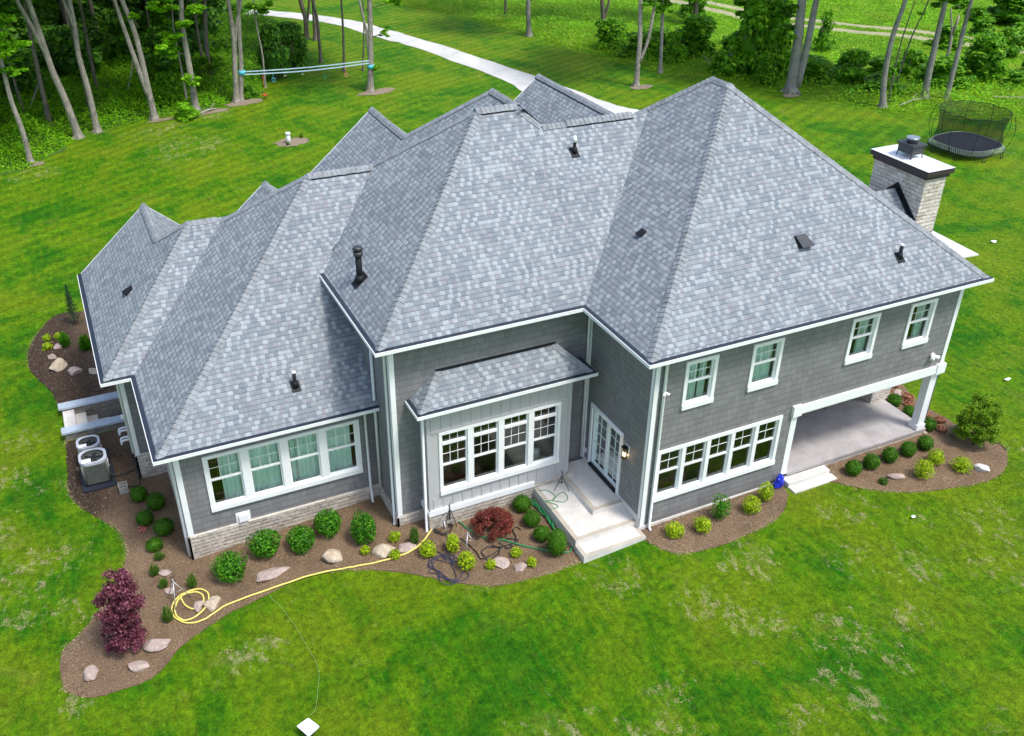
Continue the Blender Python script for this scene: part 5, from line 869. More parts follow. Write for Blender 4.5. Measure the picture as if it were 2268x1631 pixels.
mb = MB(); mb.tube([c0 - nn * .03, (c0.x, c0.y, g(-9.2) - .01)], .02, 8); mb.box(c0.x - .12, c0.x + .12, c0.y - .02, c0.y + .02, g(-9.2), g(-9.2) + .02); mb.box(c0.x - .02, c0.x + .02, c0.y - .12, c0.y + .12, g(-9.2), g(-9.2) + .02); mb.build('stand', M['dgrey'], t)
hose('cable', 'thin pale cable trailing from the white panel across the lawn', [(-9.2, -1.3)] + O['cable'], .003, simple('pale_cable', (.35, .5, .2), .5), .0)['category'] = 'cable'
# vent pipe in the back lawn, scraps
t = thing('standpipe', 'short white pipe with cap in the bare soil circle of the back lawn', 'pipe', (.1, 36.45, g(0))); t['local'] = 1
mb = MB(); mb.cyl(0, 0, -.05, .5, .115, .115, 16); o = mb.build('pipe', M['plastic'], None, uv=False); o.parent = t; mb = MB(); mb.cyl(0, 0, .5, .60, .15, .13, 16); o = mb.build('pipe_cap', M['plastic'], None, uv=False); o.parent = t
for x, y, lab, s in ((25.0, 9.99, 'white paper scrap on the lawn beyond the paved corner', .25), (15.9, 1.5, 'white scrap on the grass right of the loose bush', .18), (7.54, -2.47, 'pale scrap on the lawn in front of the right bed', .14)):
    rr = random.Random(int(x)); mb = MB(); n = 7; C_ = [(x + s * rr.uniform(.5, 1) * math.cos(k * .9), y + s * .5 * rr.uniform(.5, 1) * math.sin(k * .9)) for k in range(n)]
    mb.mesh([(p[0], p[1], g(x) + rr.uniform(.03, .09)) for p in C_] + [(x, y, g(x) + .13)], [(i, (i + 1) % n, n) for i in range(n)]); tag(mb.build('paper_scrap', M['plastic'], uv=False), lab, 'litter')

# ------------------------------------------------------------------ trampoline
TX, TY, TZ = 33.85, 19.62, 1.02; tz0 = g(TX)
tr = thing('trampoline', 'rounded square black trampoline with mesh safety net in the back lawn', 'trampoline', (TX, TY, tz0))
def sq(r, a, n=3.0): c, s = math.cos(a), math.sin(a); q = (abs(c) ** n + abs(s) ** n) ** (-1 / n); a2 = a + R(4); return (TX + r * q * math.cos(a2), TY + r * q * math.sin(a2))
AN = np.linspace(0, 2 * math.pi, 73)[:-1]
mb = MB(); mb.face([(*sq(1.60, a), TZ + .04) for a in AN]); mb.face([(*sq(1.60, a), TZ + .02) for a in AN[::-1]]); mb.build('jumping_mat', M['mat_'], tr, uv=False)
mb = MB(); mb.tube([(*sq(1.60, a), TZ + .04) for a in AN], .018, 6, closed=True); mb.build('mat_rim', M['rod'], tr, uv=False)
mb = MB()
for k in range(96): a = 2 * math.pi * k / 96; mb.tube([(*sq(1.62, a), TZ + .02), (*sq(1.80, a + .09), TZ - .16)], .012, 5)
mb.build('spring_rod', M['rod'], tr, uv=False)
mb = MB(); mb.tube([(*sq(1.80, a), TZ - .18) for a in AN], .025, 8, closed=True); mb.build('frame', M['black'], tr, uv=False)
for k in range(8): a = 2 * math.pi * (k + .5) / 8; mb = MB(); mb.tube([(*sq(1.80, a - .06), TZ - .18), (*sq(1.82, a - .05), tz0 + .02), (*sq(1.82, a + .05), tz0 + .02), (*sq(1.80, a + .06), TZ - .18)], .020, 6); mb.build('leg', M['black'], tr, uv=False)
mb = MB(); n = len(AN); LV = 7; vs = []
for j in range(LV + 1):
    f = j / LV; z = TZ + .05 + (1.75) * f
    for i, a in enumerate(AN): r = 1.62 - .14 * math.sin(f * 3.14) + .22 * f; sx, sy = sq(r, a, 3.0 - .95 * f); sag = .07 * (1 - abs(math.sin(a * 5))) * f * f; vs.append((sx, sy, z - sag))
mb.mesh(vs, [(j * n + i, j * n + (i + 1) % n, (j + 1) * n + (i + 1) % n, (j + 1) * n + i) for j in range(LV) for i in range(n)], 0, True); mb.build('safety_net', M['net'], tr, uv=False)
mb = MB(); mb.tube([vs[LV * n + i] for i in range(n)], .016, 5, closed=True); mb.build('net_edge', M['black'], tr, uv=False)
for k in range(10): a = 2 * math.pi * (k + .25) / 10; p = lambda r, z: (*sq(r, a, 2.4), z); mb = MB(); mb.tube(catmull([p(1.80, TZ - .2), p(2.02, TZ + .35), p(2.12, TZ + .95), p(2.02, TZ + 1.5), p(1.88, TZ + 1.80)], 4), .014, 6); mb.build('net_pole', M['black'], tr, uv=False)

# ------------------------------------------------------------------ slackline between two trees
A_, B_ = Vector((-.33, 45.7, 2.10)), Vector((7.45, 44.0, 2.45))
sl = thing('slackline', 'pale blue slackline straps stretched between two trees', 'slackline', (3.5, 44.9, g(3.5)))
for dz, m, nm in ((0, 'tealw', 'strap'), (-.16, 'tealw', 'strap')):
    mb = MB(); P = [A_.lerp(B_, t_) + Vector((0, 0, dz * (1 if 0 < 1 else 0) - .28 * math.sin(math.pi * t_) * (.3 if dz == 0 else .45))) for t_ in np.linspace(0, 1, 20)]
    for i in range(19): a, b = P[i], P[i + 1]; mb.mesh([a + Vector((0, -.02, .03)), b + Vector((0, -.02, .03)), b + Vector((0, -.02, -.03)), a + Vector((0, -.02, -.03)), a + Vector((0, .02, .03)), b + Vector((0, .02, .03)), b + Vector((0, .02, -.03)), a + Vector((0, .02, -.03))], [(0, 1, 2, 3), (7, 6, 5, 4), (0, 4, 5, 1), (3, 2, 6, 7)])
    mb.build(nm, M[m], sl, uv=False)
for c_, r_ in (((-.26, 45.81), .21), ((7.59, 44.14), .24)): mb = MB(); mb.cyl(c_[0], c_[1], 1.92, 2.16, r_, r_, 14); mb.build('tree_wrap', M['teal'], sl, uv=False)
def hang(name, label, t_, L, mat, kind):
    p = A_.lerp(B_, t_); p.z -= .26; mb = MB(); mb.tube([p, p - Vector((0, 0, L))], .012, 5); q = p - Vector((0, 0, L))
    if kind == 'ring': mb.tube([(q.x + .11 * math.cos(a), q.y, q.z - .1 + .11 * math.sin(a)) for a in np.linspace(0, 6.283, 15)[:-1]], .018, 5, closed=True)
    elif kind == 'disc': mb.tube([q, q - Vector((0, 0, .05))], [.17, .17], 14); mb.tube([q - Vector((0, 0, .05)), q - Vector((0, 0, .3))], .03, 6)
    else: mb.tube([q + Vector((-.1, 0, 0)), q + Vector((.1, 0, 0))], .025, 6)
    tag(mb.build(name, mat, uv=False), label, 'climbing hold', 'holds hanging from the slackline')
hang('rope_swing', 'red disc swing hanging longest from the slackline', .16, 1.25, M['red'], 'disc'); hang('hanging_ring', 'teal ring hanging second from the left on the slackline', .24, .30, M['teal'], 'ring'); hang('hanging_bar', 'grey bar hanging left of the slackline middle', .33, .22, M['alum'], 'bar'); hang('hanging_bar', 'grey bar hanging right of the slackline middle', .47, .22, M['alum'], 'bar'); hang('hanging_ring', 'green ring hanging third from the right on the slackline', .64, .42, M['green'], 'ring'); hang('hanging_ring', 'orange ring hanging nearest the right slackline tree', .81, .40, M['clay'], 'ring')

# ------------------------------------------------------------------ trees
def crown_mesh(seed, mat, n, rx, z0, z1, size, k=26):
    rg = np.random.default_rng(seed); P = []; Nn = []
    for c in range(k):
        z = rg.uniform(z0, z1); f = (z - z0) / (z1 - z0); rad = rx * math.sin(math.pi * (.15 + .75 * f)) ** .7; a = rg.uniform(0, 6.28); q = rad * math.sqrt(rg.random()); r = rg.uniform(.8, 1.5)
        d = rg.normal(size=(n // k, 3)); d /= np.linalg.norm(d, axis=1, keepdims=True); P.append(d * (rg.random((n // k, 1)) ** .35) * np.array([r, r, r * .6]) + np.array([q * math.cos(a), q * math.sin(a), z])); Nn.append(d * .4 + rg.normal(size=d.shape) * .5 + np.array([0, 0, .9]))
    return leaf_mesh('crown', np.vstack(P), np.vstack(Nn), size, mat, .6, seed)
CR = [crown_mesh(500 + i, M['treel'], 3600, 3.2, 9.2, 17, .20) for i in range(3)]
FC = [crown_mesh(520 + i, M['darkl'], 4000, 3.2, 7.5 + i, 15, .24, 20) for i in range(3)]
def trunk_mb(path, r, top=13., seed=0, forks=(), limbs=True):
    rr = random.Random(seed); b = Vector(path[0]); P = [Vector(p) - b for p in path]; tt = P[-1]; dirn = (P[-1] - P[-2]).normalized() if len(P) > 1 else Vector((0, 0, 1)); dirn = (dirn + Vector((0, 0, 1.5))).normalized()
    zt = top - b.z
    while P[-1].z < zt: P.append(P[-1] + dirn * 2.2 + Vector((rr.uniform(-.15, .15), rr.uniform(-.15, .15), 0)))
    P = [Vector((0, 0, -.15)), Vector((0, 0, .12))] + P[1:]; Q = catmull(P, 4); H = Q[-1].z; mb = MB()
    rad = [r * (1 + .55 * math.exp(-max(q.z, 0) / .22)) * (1 - .72 * max(q.z, 0) / max(H, .1)) for q in Q]; mb.tube(Q, rad, 10)
    for k in range(5):
        a = k * 1.2566 + seed; mb.tube([(r * .6 * math.cos(a), r * .6 * math.sin(a), .2), (r * 2.1 * math.cos(a), r * 2.1 * math.sin(a), -.06)], [r * .45, r * .12], 5)
    for fp, fr in forks:
        F_ = [Vector(p) - b for p in fp]; d = ((F_[-1] - F_[-2]).normalized() + Vector((0, 0, .8))).normalized()
        while F_[-1].z < zt - 2: F_.append(F_[-1] + d * 2)
        Q2 = catmull(F_, 4); mb.tube(Q2, [fr * (1 - .7 * i / len(Q2)) for i in range(len(Q2))], 8)
    if limbs:
        for k in range(7): z = rr.uniform(.55, .95) * H; j = min(range(len(Q)), key=lambda i: abs(Q[i].z - z)); a = rr.uniform(0, 6.3); L = rr.uniform(1.2, 2.6); mb.tube([Q[j], Q[j] + Vector((L * .5 * math.cos(a), L * .5 * math.sin(a), L * .5)), Q[j] + Vector((L * math.cos(a), L * math.sin(a), L * .8))], [r * .3, r * .18, .015], 6)
    return mb
def low_clusters(root, b, cl, mat, seed, size=.10):
    rg = np.random.default_rng(seed); P = []; Nn = []; mb = MB()
    for (x, y, z, r) in cl:
        for q in range(9):
            o_ = rg.normal(size=3) * np.array([.55, .55, .3]) * r; rr_ = r * rg.uniform(.3, .55); k = int(170 * (rr_ / .4) ** 2) + 20
            d = rg.normal(size=(k, 3)); d /= np.linalg.norm(d, axis=1, keepdims=True); P.append(d * (rg.random((k, 1)) ** .4) * np.array([rr_, rr_, rr_ * .35]) + np.array([x - b[0], y - b[1], z - b[2]]) + o_); Nn.append(rg.normal(size=(k, 3)) * .4 + np.array([0, 0, 1.]))
        mb.tube([(0, 0, z - b[2] - .5), (x - b[0], y - b[1], z - b[2])], [.04, .012], 5)
    link(leaf_mesh('low_foliage', np.vstack(P), np.vstack(Nn), size, mat, .6, seed), 'low_foliage', root); o = mb.build('branch', M['bark2'], None, uv=False); o.parent = root
TL = [('slim grey tree at the far left of the wood edge with bright low leaves', 'bark'), ('thick leaning tree with twin stems, second along the wood edge', 'bark'), ('pale tree whose trunk forks at the top of the picture, third along the wood edge', 'bark'), ('two stemmed tree in the middle of the wood edge', 'bark'), ('straight pale trunk with bright foliage left of the slackline', 'bark'), ('very thin sapling beside the straight pale trunk', 'bark'), ('shadowed trunk with flared foot inside the wood', 'bark2'), ('thin shadowed trunk furthest back inside the wood', 'bark2'),
      ('forked trunk holding the left end of the slackline', 'bark'), ('right hand straight stem beside the left slackline tree', 'bark'), ('thin bare sapling just right of the left slackline trees', 'bark'), ('dark forked tree left of the driveway behind the slackline', 'bark2'), ('dark straight tree next to the forked one left of the driveway', 'bark2'), ('dark trunk nearest behind the middle of the slackline', 'bark2'), ('slender dark trunk in front of the driveway behind the slackline', 'bark2'), ('thinnest dark stem just left of the right slackline tree', 'bark2'), ('broad pale trunk holding the right end of the slackline', 'bark'),
      ('small dark trunk at the meadow edge at top centre', 'bark2'), ('grey single trunk right of the driveway at top centre', 'bark3'), ('dark double trunk standing in the meadow edge', 'bark2'), ('pale v shaped twin trunk behind the high roof', 'bark'), ('thin grey trunk right of the v shaped tree', 'bark3'), ('dark trunk wrapped in ivy by the dirt track', 'bark2'), ('thin stem growing inside the tall leafy bush', 'bark2'), ('massive furrowed double trunk above the right roof slope', 'bark3'), ('curved grey trunk with saplings behind the chimney', 'bark3'),
      ('thin sapling leaning right beside the curved grey trunk', 'bark2'), ('thinnest sapling right of the curved grey trunk', 'bark2'), ('thick straight grey trunk left of the trampoline', 'bark3'), ('broken forked dead trunk in the meadow behind the trampoline', 'dead'), ('split bark trunk rising just behind the trampoline', 'bark3'), ('short pale standing stump in the undergrowth', 'dead')]
LOW = {0: [(-12.6, 40.8, 5.8, 1.0), (-13.2, 40.8, 6.9, 1.0), (-12.9, 40.8, 4.7, .6)], 3: [(-6.1, 44.9, 5.9, .35)], 4: [(-3.6, 45.2, 5.5, .7), (-4.7, 45.3, 4.0, .75), (-4.2, 45.3, 4.7, .6), (-3.4, 45.1, 2.1, .55), (-4.3, 45.2, 6.5, .7), (-2.6, 45.2, 6.2, .6)], 16: [(8.5, 43.7, 4.2, .35), (9.2, 43.6, 6.0, .6), (7.9, 44, 2.0, .25)], 6: [(-1.3, 51, 1.6, .9)], 24: [(31.9, 34, 5.5, .9), (32.2, 33.8, 4.2, .8)], 22: [(38.9, 53, 3.4, 1.5)], 10: [(1.6, 47.9, 5.4, .8)], 29: [(49.6, 35, 4.6, 1.0), (47.6, 35, 4.9, 1.1)], 30: [(41.9, 28, 5.8, .7)], 25: [(36.2, 28.2, 2.6, .35)], 20: [(24.4, 38.3, 5.9, .5)], 21: [(27.0, 40.9, 5.2, .8), (28.2, 40.6, 5.7, .8)], 23: [(33.9, 38.0, 5.4, 1.2), (32.4, 38.6, 5.6, 1.1), (33.2, 38.3, 4.4, 1.0)], 28: [(40.5, 28.9, 6.6, .6)], 18: [(24.9, 54.2, 3.6, .6)]}
for i, ((path, r, forks), (lab, bk)) in enumerate(zip(SPEC['trees'], TL)):
    b = path[0]; stump = i in (29, 31); nm = 'tree_stump' if i == 31 else ('dead_tree' if i == 29 else 'tree')
    t = thing(nm, lab, 'stump' if i == 31 else 'tree', (b[0], b[1], g(b[0])))
    if i == 31: mb = MB(); mb.tube([(0, 0, -.1), (-.05, .03, .6), (-.1, .08, 1.25)], [.15, .12, .11], 9)
    elif i == 29: mb = trunk_mb(path, r, 4.3, i, [], False); mb.tube([(-.05, .1, 2.0), (.05, -.02, 2.9), (.06, -.03, 3.4)], [.12, .1, .07], 7)
    else: mb = trunk_mb(path, r, 8.5 if r < .08 else 13.5, i, forks, r > .08)
    o = mb.build('trunk', M[bk], None, uv=False); o.parent = t
    if not stump and r > .08: c = link(CR[i % 3], 'crown', t); c.rotation_euler = (0, 0, i * 1.3); c.scale = (1, 1, 1)
    if i in LOW: low_clusters(t, (b[0], b[1], g(b[0])), LOW[i], M['treeb'] if i in (0, 3, 4, 16) else M['treel'], 600 + i, .09 if i == 0 else .11)
# trees further inside the wood, one group, copies of three
def inside(x, y, poly):
    c = False; n = len(poly); j = n - 1
    for i in range(n):
        if (poly[i][1] > y) != (poly[j][1] > y) and x < (poly[j][0] - poly[i][0]) * (y - poly[i][1]) / (poly[j][1] - poly[i][1]) + poly[i][0]: c = not c
        j = i
    return c
wood = [(-60, 44)] + [tuple(p) for p in fo] + [(3, 76), (-6, 125), (-60, 125)]
rr = random.Random(21); spots = []; tries = 0
while len(spots) < 64 and tries < 9000:
    tries += 1; y = 47 + 62 * rr.random() ** 1.3; x = rr.uniform(-24 - (y - 47) * .12, 9)
    if inside(x, y, wood) and inside(x + 1.8, y - 2.2, wood) and all((x - a) ** 2 + (y - b) ** 2 > 4.6 for a, b in spots): spots.append((x, y))
for x, y in [(-22, 46), (-18, 45), (-27, 44), (-17, 50), (-24, 52)]: spots.append((x, y))
protos = []
for k in range(3):
    t = thing('woodland_tree', 'slender grey brown trunk standing deep in the dark wood', 'tree', (0, 0, 0), 0, 'trees deep in the dark wood'); mb = trunk_mb([(0, 0, 0), (rr.uniform(-.2, .2), 0, 3), (rr.uniform(-.4, .4), .2, 7)], [.10, .14, .18][k], 12, 40 + k)
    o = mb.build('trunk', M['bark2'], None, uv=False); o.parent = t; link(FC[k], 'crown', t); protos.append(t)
for i, (x, y) in enumerate(spots):
    s = rr.uniform(.85, 1.15)
    if i < 3: t = protos[i]; t.location = (x, y, g(x)); t.rotation_euler = (0, 0, rr.uniform(0, 6)); t.scale = (s, s, s)
    else: copy_tree(protos[i % 3], (x, y, g(x)), rr.uniform(0, 6), (s, s, s))

# ------------------------------------------------------------------ bushes at the wood and meadow edges
def bushmesh(seed, mat, n=3600, size=.055, k=22):
    rg = np.random.default_rng(seed); P = []; Nn = []
    for q in range(k):
        a = rg.uniform(0, 6.28); z = rg.uniform(.08, .9); rad = .46 * math.sqrt(rg.random()) * (1.05 - .75 * z); r = rg.uniform(.11, .24); m = int(n / k * (r / .17) ** 2)
        d = rg.normal(size=(m, 3)); d /= np.linalg.norm(d, axis=1, keepdims=True); P.append(d * (rg.random((m, 1)) ** .35) * np.array([r, r, r * .7]) * rg.uniform(.75, 1.25, (m, 1)) + np.array([rad * math.cos(a), rad * math.sin(a), z])); Nn.append(d * .5 + rg.normal(size=d.shape) * .5 + np.array([0, 0, .7]))
    p = np.vstack(P); p[:, 2] = np.maximum(p[:, 2], 0.0); return leaf_mesh('foliage', p, np.vstack(Nn), size, mat, .6, seed, (ICO2[0] * np.array([.22, .22, .26]) + np.array([0, 0, .34]), ICO2[1]))
BM = [bushmesh(700, M['treel']), bushmesh(701, M['treel']), bushmesh(702, M['darkl']), bushmesh(703, M['darkl']), bushmesh(704, M['treeb'], 2600), bushmesh(705, M['treel'], 900, .05), bushmesh(706, M['midl']), bushmesh(707, M['midl'])]
def bush(label, x, y, W, H, v, rz, group=None):
    t = thing('bush', label, 'bush', (x, y, g(x)), rz, group); f = link(BM[v], 'foliage', t); f.scale = (W, W, H)
    mb = MB(); rr = random.Random(int(x * 10))
    for k in range(4): a = rr.uniform(0, 6.3); mb.tube([(0, 0, -.05), (W * .12 * math.cos(a), W * .12 * math.sin(a), H * .3), (W * .3 * math.cos(a), W * .3 * math.sin(a), H * .7)], [.05, .035, .012], 5)
    o = mb.build('stem', M['bark2'], None, uv=False); o.parent = t
for i, (x, y, W, H, v, lab) in enumerate([(32.66, 43.88, 3.3, 2.8, 1, 'broad leafy bush above the high roof peak'), (30.4, 43.23, 1.8, 2.1, 2, 'darker bush left of the broad leafy bush'), (33.1, 38.1, 3.7, 5.2, 6, 'tall leafy bush left of the massive double trunk'), (34.4, 36.9, 2.7, 5.4, 7, 'narrow tall bush touching the massive double trunk'), (38.1, 33.2, 2.6, 2.2, 2, 'low dark bush right of the massive double trunk'), (45.3, 31.3, 1.8, 1.7, 2, 'dark bush behind the straight grey trunk'), (47.1, 30.5, 3.2, 3.0, 1, 'rounded dark green bush above the trampoline'), (47.9, 28.3, 1.6, 1.0, 1, 'small bush right of the rounded one above the trampoline'),
    (64.5, 43, 5, 2.6, 1, 'far spreading bush in the top right corner'), (59, 41, 2.2, 1.8, 0, 'far small bush left of the top right corner'), (42.7, 41.5, 1.9, 3.2, 5, 'thin see through shrub in the meadow'), (31.6, 39, 1.8, 1.4, 2, 'low dark bush near the pale stump'), (30.4, 51.8, 2.2, 1.2, 1, 'low bush beside the double trunk in the meadow'), (41.1, 56.1, 2.8, 2.2, 1, 'bush by the ivy trunk at the dirt track'), (33, 35.9, 2.0, 2.0, 3, 'dark bush left foot of the massive double trunk'), (42.4, 32.7, 1.7, 2.0, 2, 'dark bush between the curved and the straight trunks'), (29.3, 44.5, 1.8, 1.5, 3, 'dark bush left of the thin grey trunk'), (36.2, 34.6, 2.2, 1.4, 1, 'bush right foot of the massive double trunk'),
    (2.5, 49.3, 2.4, 4.0, 3, 'tall dark bush at the right end of the wood'), (-4.3, 43.9, 1.5, 1.0, 4, 'bright low bush on the lawn edge by the straight pale trunk'), (-4.6, 47.3, 1.9, 1.9, 1, 'green bush behind the two stemmed tree'), (0, 46.4, 1.2, .9, 1, 'low bush at the foot of the left slackline tree'), (4.6, 52.5, 2.2, 2.6, 3, 'dark bush where the wood meets the back lawn'), (5.6, 57, 2.6, 2.2, 2, 'dark bush left of the dark driveway trees')]):
    bush(lab, x, y, W, H, v + 4 if v in (2, 3) and x > 20 else v, i * 1.1)
rr = random.Random(77)
for x, y in [(29, 46), (31.2, 47.2), (34.6, 41.8), (36.2, 38.4), (37.4, 36.1), (39.6, 35), (41.6, 34.2), (44, 33), (50.3, 33), (52, 30), (50.4, 27.5), (55, 35), (28, 48.8), (43.6, 30.4), (33, 46), (38.6, 31.4), (53, 38.5), (58, 37)]:
    bush('mid green bush in the brush strip along the meadow', x, y, rr.uniform(1.8, 3.2), rr.uniform(1.1, 2.3), (0, 1, 6, 7)[rr.randrange(4)], rr.uniform(0, 6), 'bushes in the brush strip along the meadow')
rr = random.Random(33); k = 0; tries = 0
while k < 110 and tries < 9000:
    tries += 1; y = 45 + 45 * rr.random(); x = rr.uniform(-24, 7)
    if inside(x, y, wood) and inside(x + 4.0, y - 6.5, wood):
        s = rr.uniform(2.4, 4.6); bush('dark understorey bush deep in the shadowed wood', x, y, s, s * rr.uniform(.7, 1.25), (2, 3, 6)[k % 3], rr.uniform(0, 6), 'understorey bushes deep in the wood'); k += 1

# ------------------------------------------------------------------ uncountable ground cover
def in_poly(X, Y, poly):
    P = np.array([(p[0], p[1]) for p in poly]); c = np.zeros(len(X), bool); j = len(P) - 1
    for i in range(len(P)):
        with np.errstate(divide='ignore', invalid='ignore'):
            m = ((P[i, 1] > Y) != (P[j, 1] > Y)) & (X < (P[j, 0] - P[i, 0]) * (Y - P[i, 1]) / (P[j, 1] - P[i, 1]) + P[i, 0])
        c ^= m; j = i
    return c
def vnoise(X, Y, s, seed):
    rg = np.random.default_rng(seed); T_ = rg.random((64, 64)); x, y = X / s, Y / s; i, j = np.floor(x).astype(int), np.floor(y).astype(int); fx, fy = x - i, y - j; fx = fx * fx * (3 - 2 * fx); fy = fy * fy * (3 - 2 * fy)
    t = lambda a, b: T_[a % 64, b % 64]; return (t(i, j) * (1 - fx) + t(i + 1, j) * fx) * (1 - fy) + (t(i, j + 1) * (1 - fx) + t(i + 1, j + 1) * fx) * fy
def gz(X): return np.interp(X, GX, GZ)
def edge_dist(X, Y, poly):
    P = np.array([(p[0], p[1]) for p in poly]); d = np.full(len(X), 1e9)
    for i in range(len(P) - 1):
        a, b = P[i], P[i + 1]; ab = b - a; t = np.clip(((X - a[0]) * ab[0] + (Y - a[1]) * ab[1]) / (ab @ ab + 1e-9), 0, 1); d = np.minimum(d, np.hypot(X - a[0] - t * ab[0], Y - a[1] - t * ab[1]))
    return d
def cover(name, N, box, poly, excl, hfun, size, mat, seed, up=1.0):
    rg = np.random.default_rng(seed); X = rg.uniform(box[0], box[1], N); Y = rg.uniform(box[2], box[3], N); m = in_poly(X, Y, poly)
    for e in excl: m &= ~in_poly(X, Y, e)
    X, Y = X[m], Y[m]; h = hfun(X, Y, rg); k = h > .01; X, Y, h = X[k], Y[k], h[k]; Z = gz(X) + h * rg.uniform(.3, 1., len(X)); nn = rg.normal(size=(len(X), 3)) * .55 + np.array([0, 0, up])
    return struct(link(leaf_mesh(name, np.c_[X, Y, Z], nn, size, mat, .5, seed), name), 'stuff')
edge = [tuple(p) for p in fo]
def hw_(X, Y, rg): d = edge_dist(X, Y, edge); n1 = vnoise(X, Y, 1.3, 1); n2 = vnoise(X, Y, .45, 2); return np.clip(d * .5, 0, 1) * (.3 + 1.2 * n1 * n2 + .5 * n1) * np.where(d > 13, .7, 1.) * 1
cover('undergrowth', 330000, (-24, 9, 38, 70), wood, [], hw_, .068, M['undl'], 40, 1.4)
medge = [tuple(p) for p in me_]; mpoly = [(60, 12)] + medge + [(22, 78), (30, 95), (110, 95), (110, 12)]
tkp = [(p[0], p[1]) for p in tk]
def hm_(X, Y, rg):
    d = edge_dist(X, Y, medge); n1 = vnoise(X, Y, 1.6, 3); n2 = vnoise(X, Y, .5, 4); td = edge_dist(X, Y, tkp); td2 = edge_dist(X - 2.0, Y - 1.6, tkp); near = np.clip(1.3 - d * .09, 0.0, 1.)
    return np.clip(d * .6, 0, 1) * (.10 + near * (.15 + .9 * n1 * n2 + .25 * n1)) * (td > .65) * (td2 > .55)
cover('undergrowth', 230000, (17, 75, 18, 78), mpoly, [], hm_, .085, M['undl'], 41, 1.5)
# grass blades over the mown lawn, denser where the picture shows it closest
beds = [main + [(-1.3, .5), (-1.3, 3.6), (-5.2, 3.8), (-5.2, 5.3), (-10.5, 5.3), (-10.5, 9.6), (-11.3, 9.6), (-11.3, 12.32), (-13.3, 12.32)], sm(O['bedD'], 7, 2, .022) + [(5.3, .45), (.4, .45)], sm([(6.3, -.15)] + O['bedE'][1:], 4, 3, .018) + [(12.3, 4.2), (10.7, 4.2), (10.6, .45), (6.3, .45)], sm(O['bedF'], 4, 4, .018) + [(-11.5, 21.3), (-11.3, 16.2), (-11.3, 14.25), (-13.42, 14.25)]]
hs = [[(-11.4, 9.3), (-10.6, 9.3), (-10.6, 5), (-5.3, 5), (-5.3, 2.9), (-1.46, 2.9), (-1.5, -.02), (.45, -.02), (.45, .4), (10.9, .4), (10.9, 16), (-11.4, 16)], [(5.2, .4), (5.2, -.26), (6.9, -.26), (6.9, .4)], [(-13.42, 12.3), (-11.3, 12.3), (-11.3, 14.3), (-13.42, 14.3)]]
def grass(N, box, seed, hh, mat, ww):
    rg = np.random.default_rng(seed); X = rg.uniform(box[0], box[1], N); Y = rg.uniform(box[2], box[3], N); m = np.ones(N, bool)
    for e in beds + hs: m &= ~in_poly(X, Y, e)
    X, Y = X[m], Y[m]; n = len(X); h = hh * rg.uniform(.5, 1.2, n) * (.7 + .6 * vnoise(X, Y, .8, 7)); a = rg.uniform(0, 6.28, n); l = rg.normal(size=(n, 2)) * .6 * h[:, None]; V = np.empty((n, 3, 3)); z = gz(X)
    V[:, 0] = np.c_[X - ww * np.cos(a), Y - ww * np.sin(a), z]; V[:, 1] = np.c_[X + ww * np.cos(a), Y + ww * np.sin(a), z]; V[:, 2] = np.c_[X + l[:, 0], Y + l[:, 1], z + h]; return V
def tri_obj(name, Vs, mat):
    V = np.vstack(Vs).reshape(-1, 3); n = len(V); me = bpy.data.meshes.new(name); me.vertices.add(n); me.vertices.foreach_set('co', V.astype('f').ravel()); me.loops.add(n); me.loops.foreach_set('vertex_index', np.arange(n, dtype=np.int32)); me.polygons.add(n // 3); me.polygons.foreach_set('loop_start', np.arange(0, n, 3, dtype=np.int32)); me.polygons.foreach_set('loop_total', np.full(n // 3, 3, np.int32)); me.update(calc_edges=True); me.materials.append(mat); return struct(link(me, name), 'stuff')
def blade_mat():
    t = NT('grass_blade'); ge = t.n('ShaderNodeNewGeometry'); v = t.coord('Object'); a = t.mix(1., lawn_cols(t, v), (1.12, 1.12, 1.12), 'MULTIPLY')
    c = t.mix(1., a, t.ramp(ge.outputs['Random Per Island'], [(0, .55), (1, 1.5)]), 'MULTIPLY'); t.col(c); t.set(.6, 0, .15); return t.m
tri_obj('grass', [grass(150000, (-19, 12, -9, 4), 50, .045, None, .006), grass(60000, (-25, -11, 2, 24), 51, .05, None, .008), grass(60000, (10, 30, -7, 22), 52, .05, None, .009)], blade_mat())
# straw and thatch of the dead patches, mulch chips
rg = np.random.default_rng(6); P = []
for (x, y), s in dp:
    for q in range(2): k = int(26 * s / .2); o_ = rg.normal(size=2) * s * 1.1; P.append(np.c_[x + o_[0] + rg.normal(size=k) * s * .55 * rg.uniform(.5, 1.2), y + o_[1] + rg.normal(size=k) * s * .35, np.zeros(k)])
for oi, ol in enumerate((main, sm(O['bedE'][1:12], 4, 3, .018), sm(O['bedF'], 4, 4, .018), sm(O['bedD'], 4, 2, .018))):
    for i in range(len(ol) - 1):
        k = int(max(0, vnoise(np.array([ol[i][0]]), np.array([ol[i][1]]), .9, 12)[0] - .35) * 60); tt_ = rg.random(k); q = np.c_[ol[i][0] + (ol[i + 1][0] - ol[i][0]) * tt_, ol[i][1] + (ol[i + 1][1] - ol[i][1]) * tt_, np.zeros(k)]; q[:, :2] += rg.normal(size=(k, 2)) * .045; P.append(q)
P = np.vstack(P); P[:, 2] = gz(P[:, 0]) + .02 + rg.random(len(P)) * .02; nn = rg.normal(size=P.shape) * .25 + np.array([0, 0, 1.])
t = NT('straw'); ge = t.n('ShaderNodeNewGeometry'); t.col(t.ramp(ge.outputs['Random Per Island'], [(0, (.20, .20, .05)), (1, (.50, .42, .22))])); t.set(.9)
struct(link(leaf_mesh('dead_grass', P, nn, .020, t.m, .35, 6), 'dead_grass'), 'stuff')
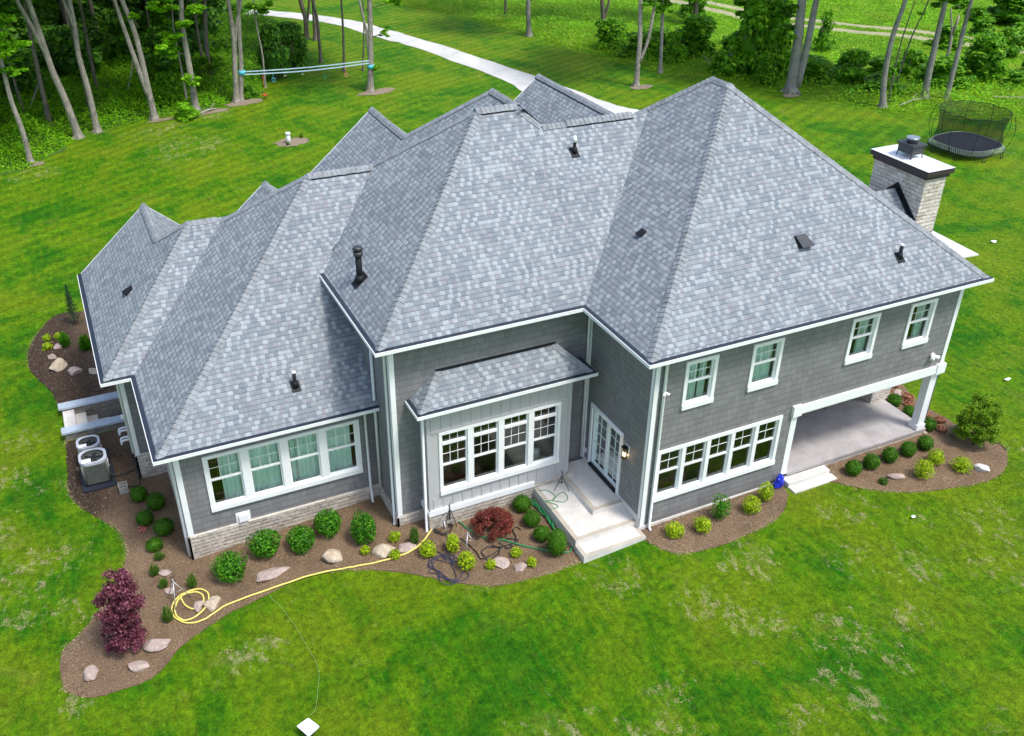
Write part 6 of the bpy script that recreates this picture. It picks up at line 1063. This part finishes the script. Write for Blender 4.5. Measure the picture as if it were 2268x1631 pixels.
t = NT('mulch_chips'); ge = t.n('ShaderNodeNewGeometry'); t.col(t.ramp(ge.outputs['Random Per Island'], [(0, (.045, .028, .018)), (.5, (.20, .14, .095)), (.85, (.34, .26, .19)), (1, (.60, .50, .38))])); t.set(.9); Q = []
for bi, (bed, bxx, N) in enumerate([(beds[0], (-14.3, -1.2, 0, 12.4), 52000), (beds[1], (.3, 5.4, -1.2, .5), 9000), (beds[2], (6, 12.8, -2.3, 4.2), 15000), (beds[3], (-14.3, -11.2, 14.2, 21.6), 9000)]):
    X = rg.uniform(bxx[0], bxx[1], N); Y = rg.uniform(bxx[2], bxx[3], N); m = in_poly(X, Y, bed); d = edge_dist(X[m], Y[m], bed) ; Q.append(np.c_[X[m], Y[m], gz(X[m]) + .032 + rg.random(m.sum()) * .012])
Q = np.vstack(Q); struct(link(leaf_mesh('bark_chips', Q, rg.normal(size=Q.shape) * .3 + np.array([0, 0, 1.]), .016, t.m, .4, 7), 'bark_chips'), 'stuff')
# fallen dead wood
for i, (a, b, r, lab) in enumerate([((-12.6, 50.5, .1), (-11.9, 52.2, 1.0), .07, 'pale leaning dead branch at the left of the wood'), ((-6.7, 51.5, .2), (-5.9, 53.5, 1.7), .06, 'bare crooked branch behind the twin stemmed tree'), ((-3.3, 44.55, .16), (-2.2, 44.9, .2), .09, 'pale fallen log on the lawn edge left of the slackline'), ((32.2, 42.2, .9), (30.9, 39.2, .55), .06, 'fallen branch left of the pale stump'), ((34.2, 40.8, .8), (36.0, 40.2, .9), .05, 'thin fallen branch right of the pale stump'), ((36.9, 27.6, .6), (38.6, 27.4, .9), .05, 'fallen branch in the undergrowth by the curved trunk')]):
    A1, B1 = Vector(a), Vector(b); mb = MB(); mid_ = A1.lerp(B1, .5) + Vector((.1, 0, .12)); mb.tube(catmull([A1, mid_, B1], 4), [r * (1 - .08 * k) for k in range(len(catmull([A1, mid_, B1], 4)))], 7); mb.tube([mid_, mid_ + Vector((.3, .1, .35))], [r * .5, .01], 5); tag(mb.build('fallen_branch', M['dead'], uv=False), lab, 'branch')
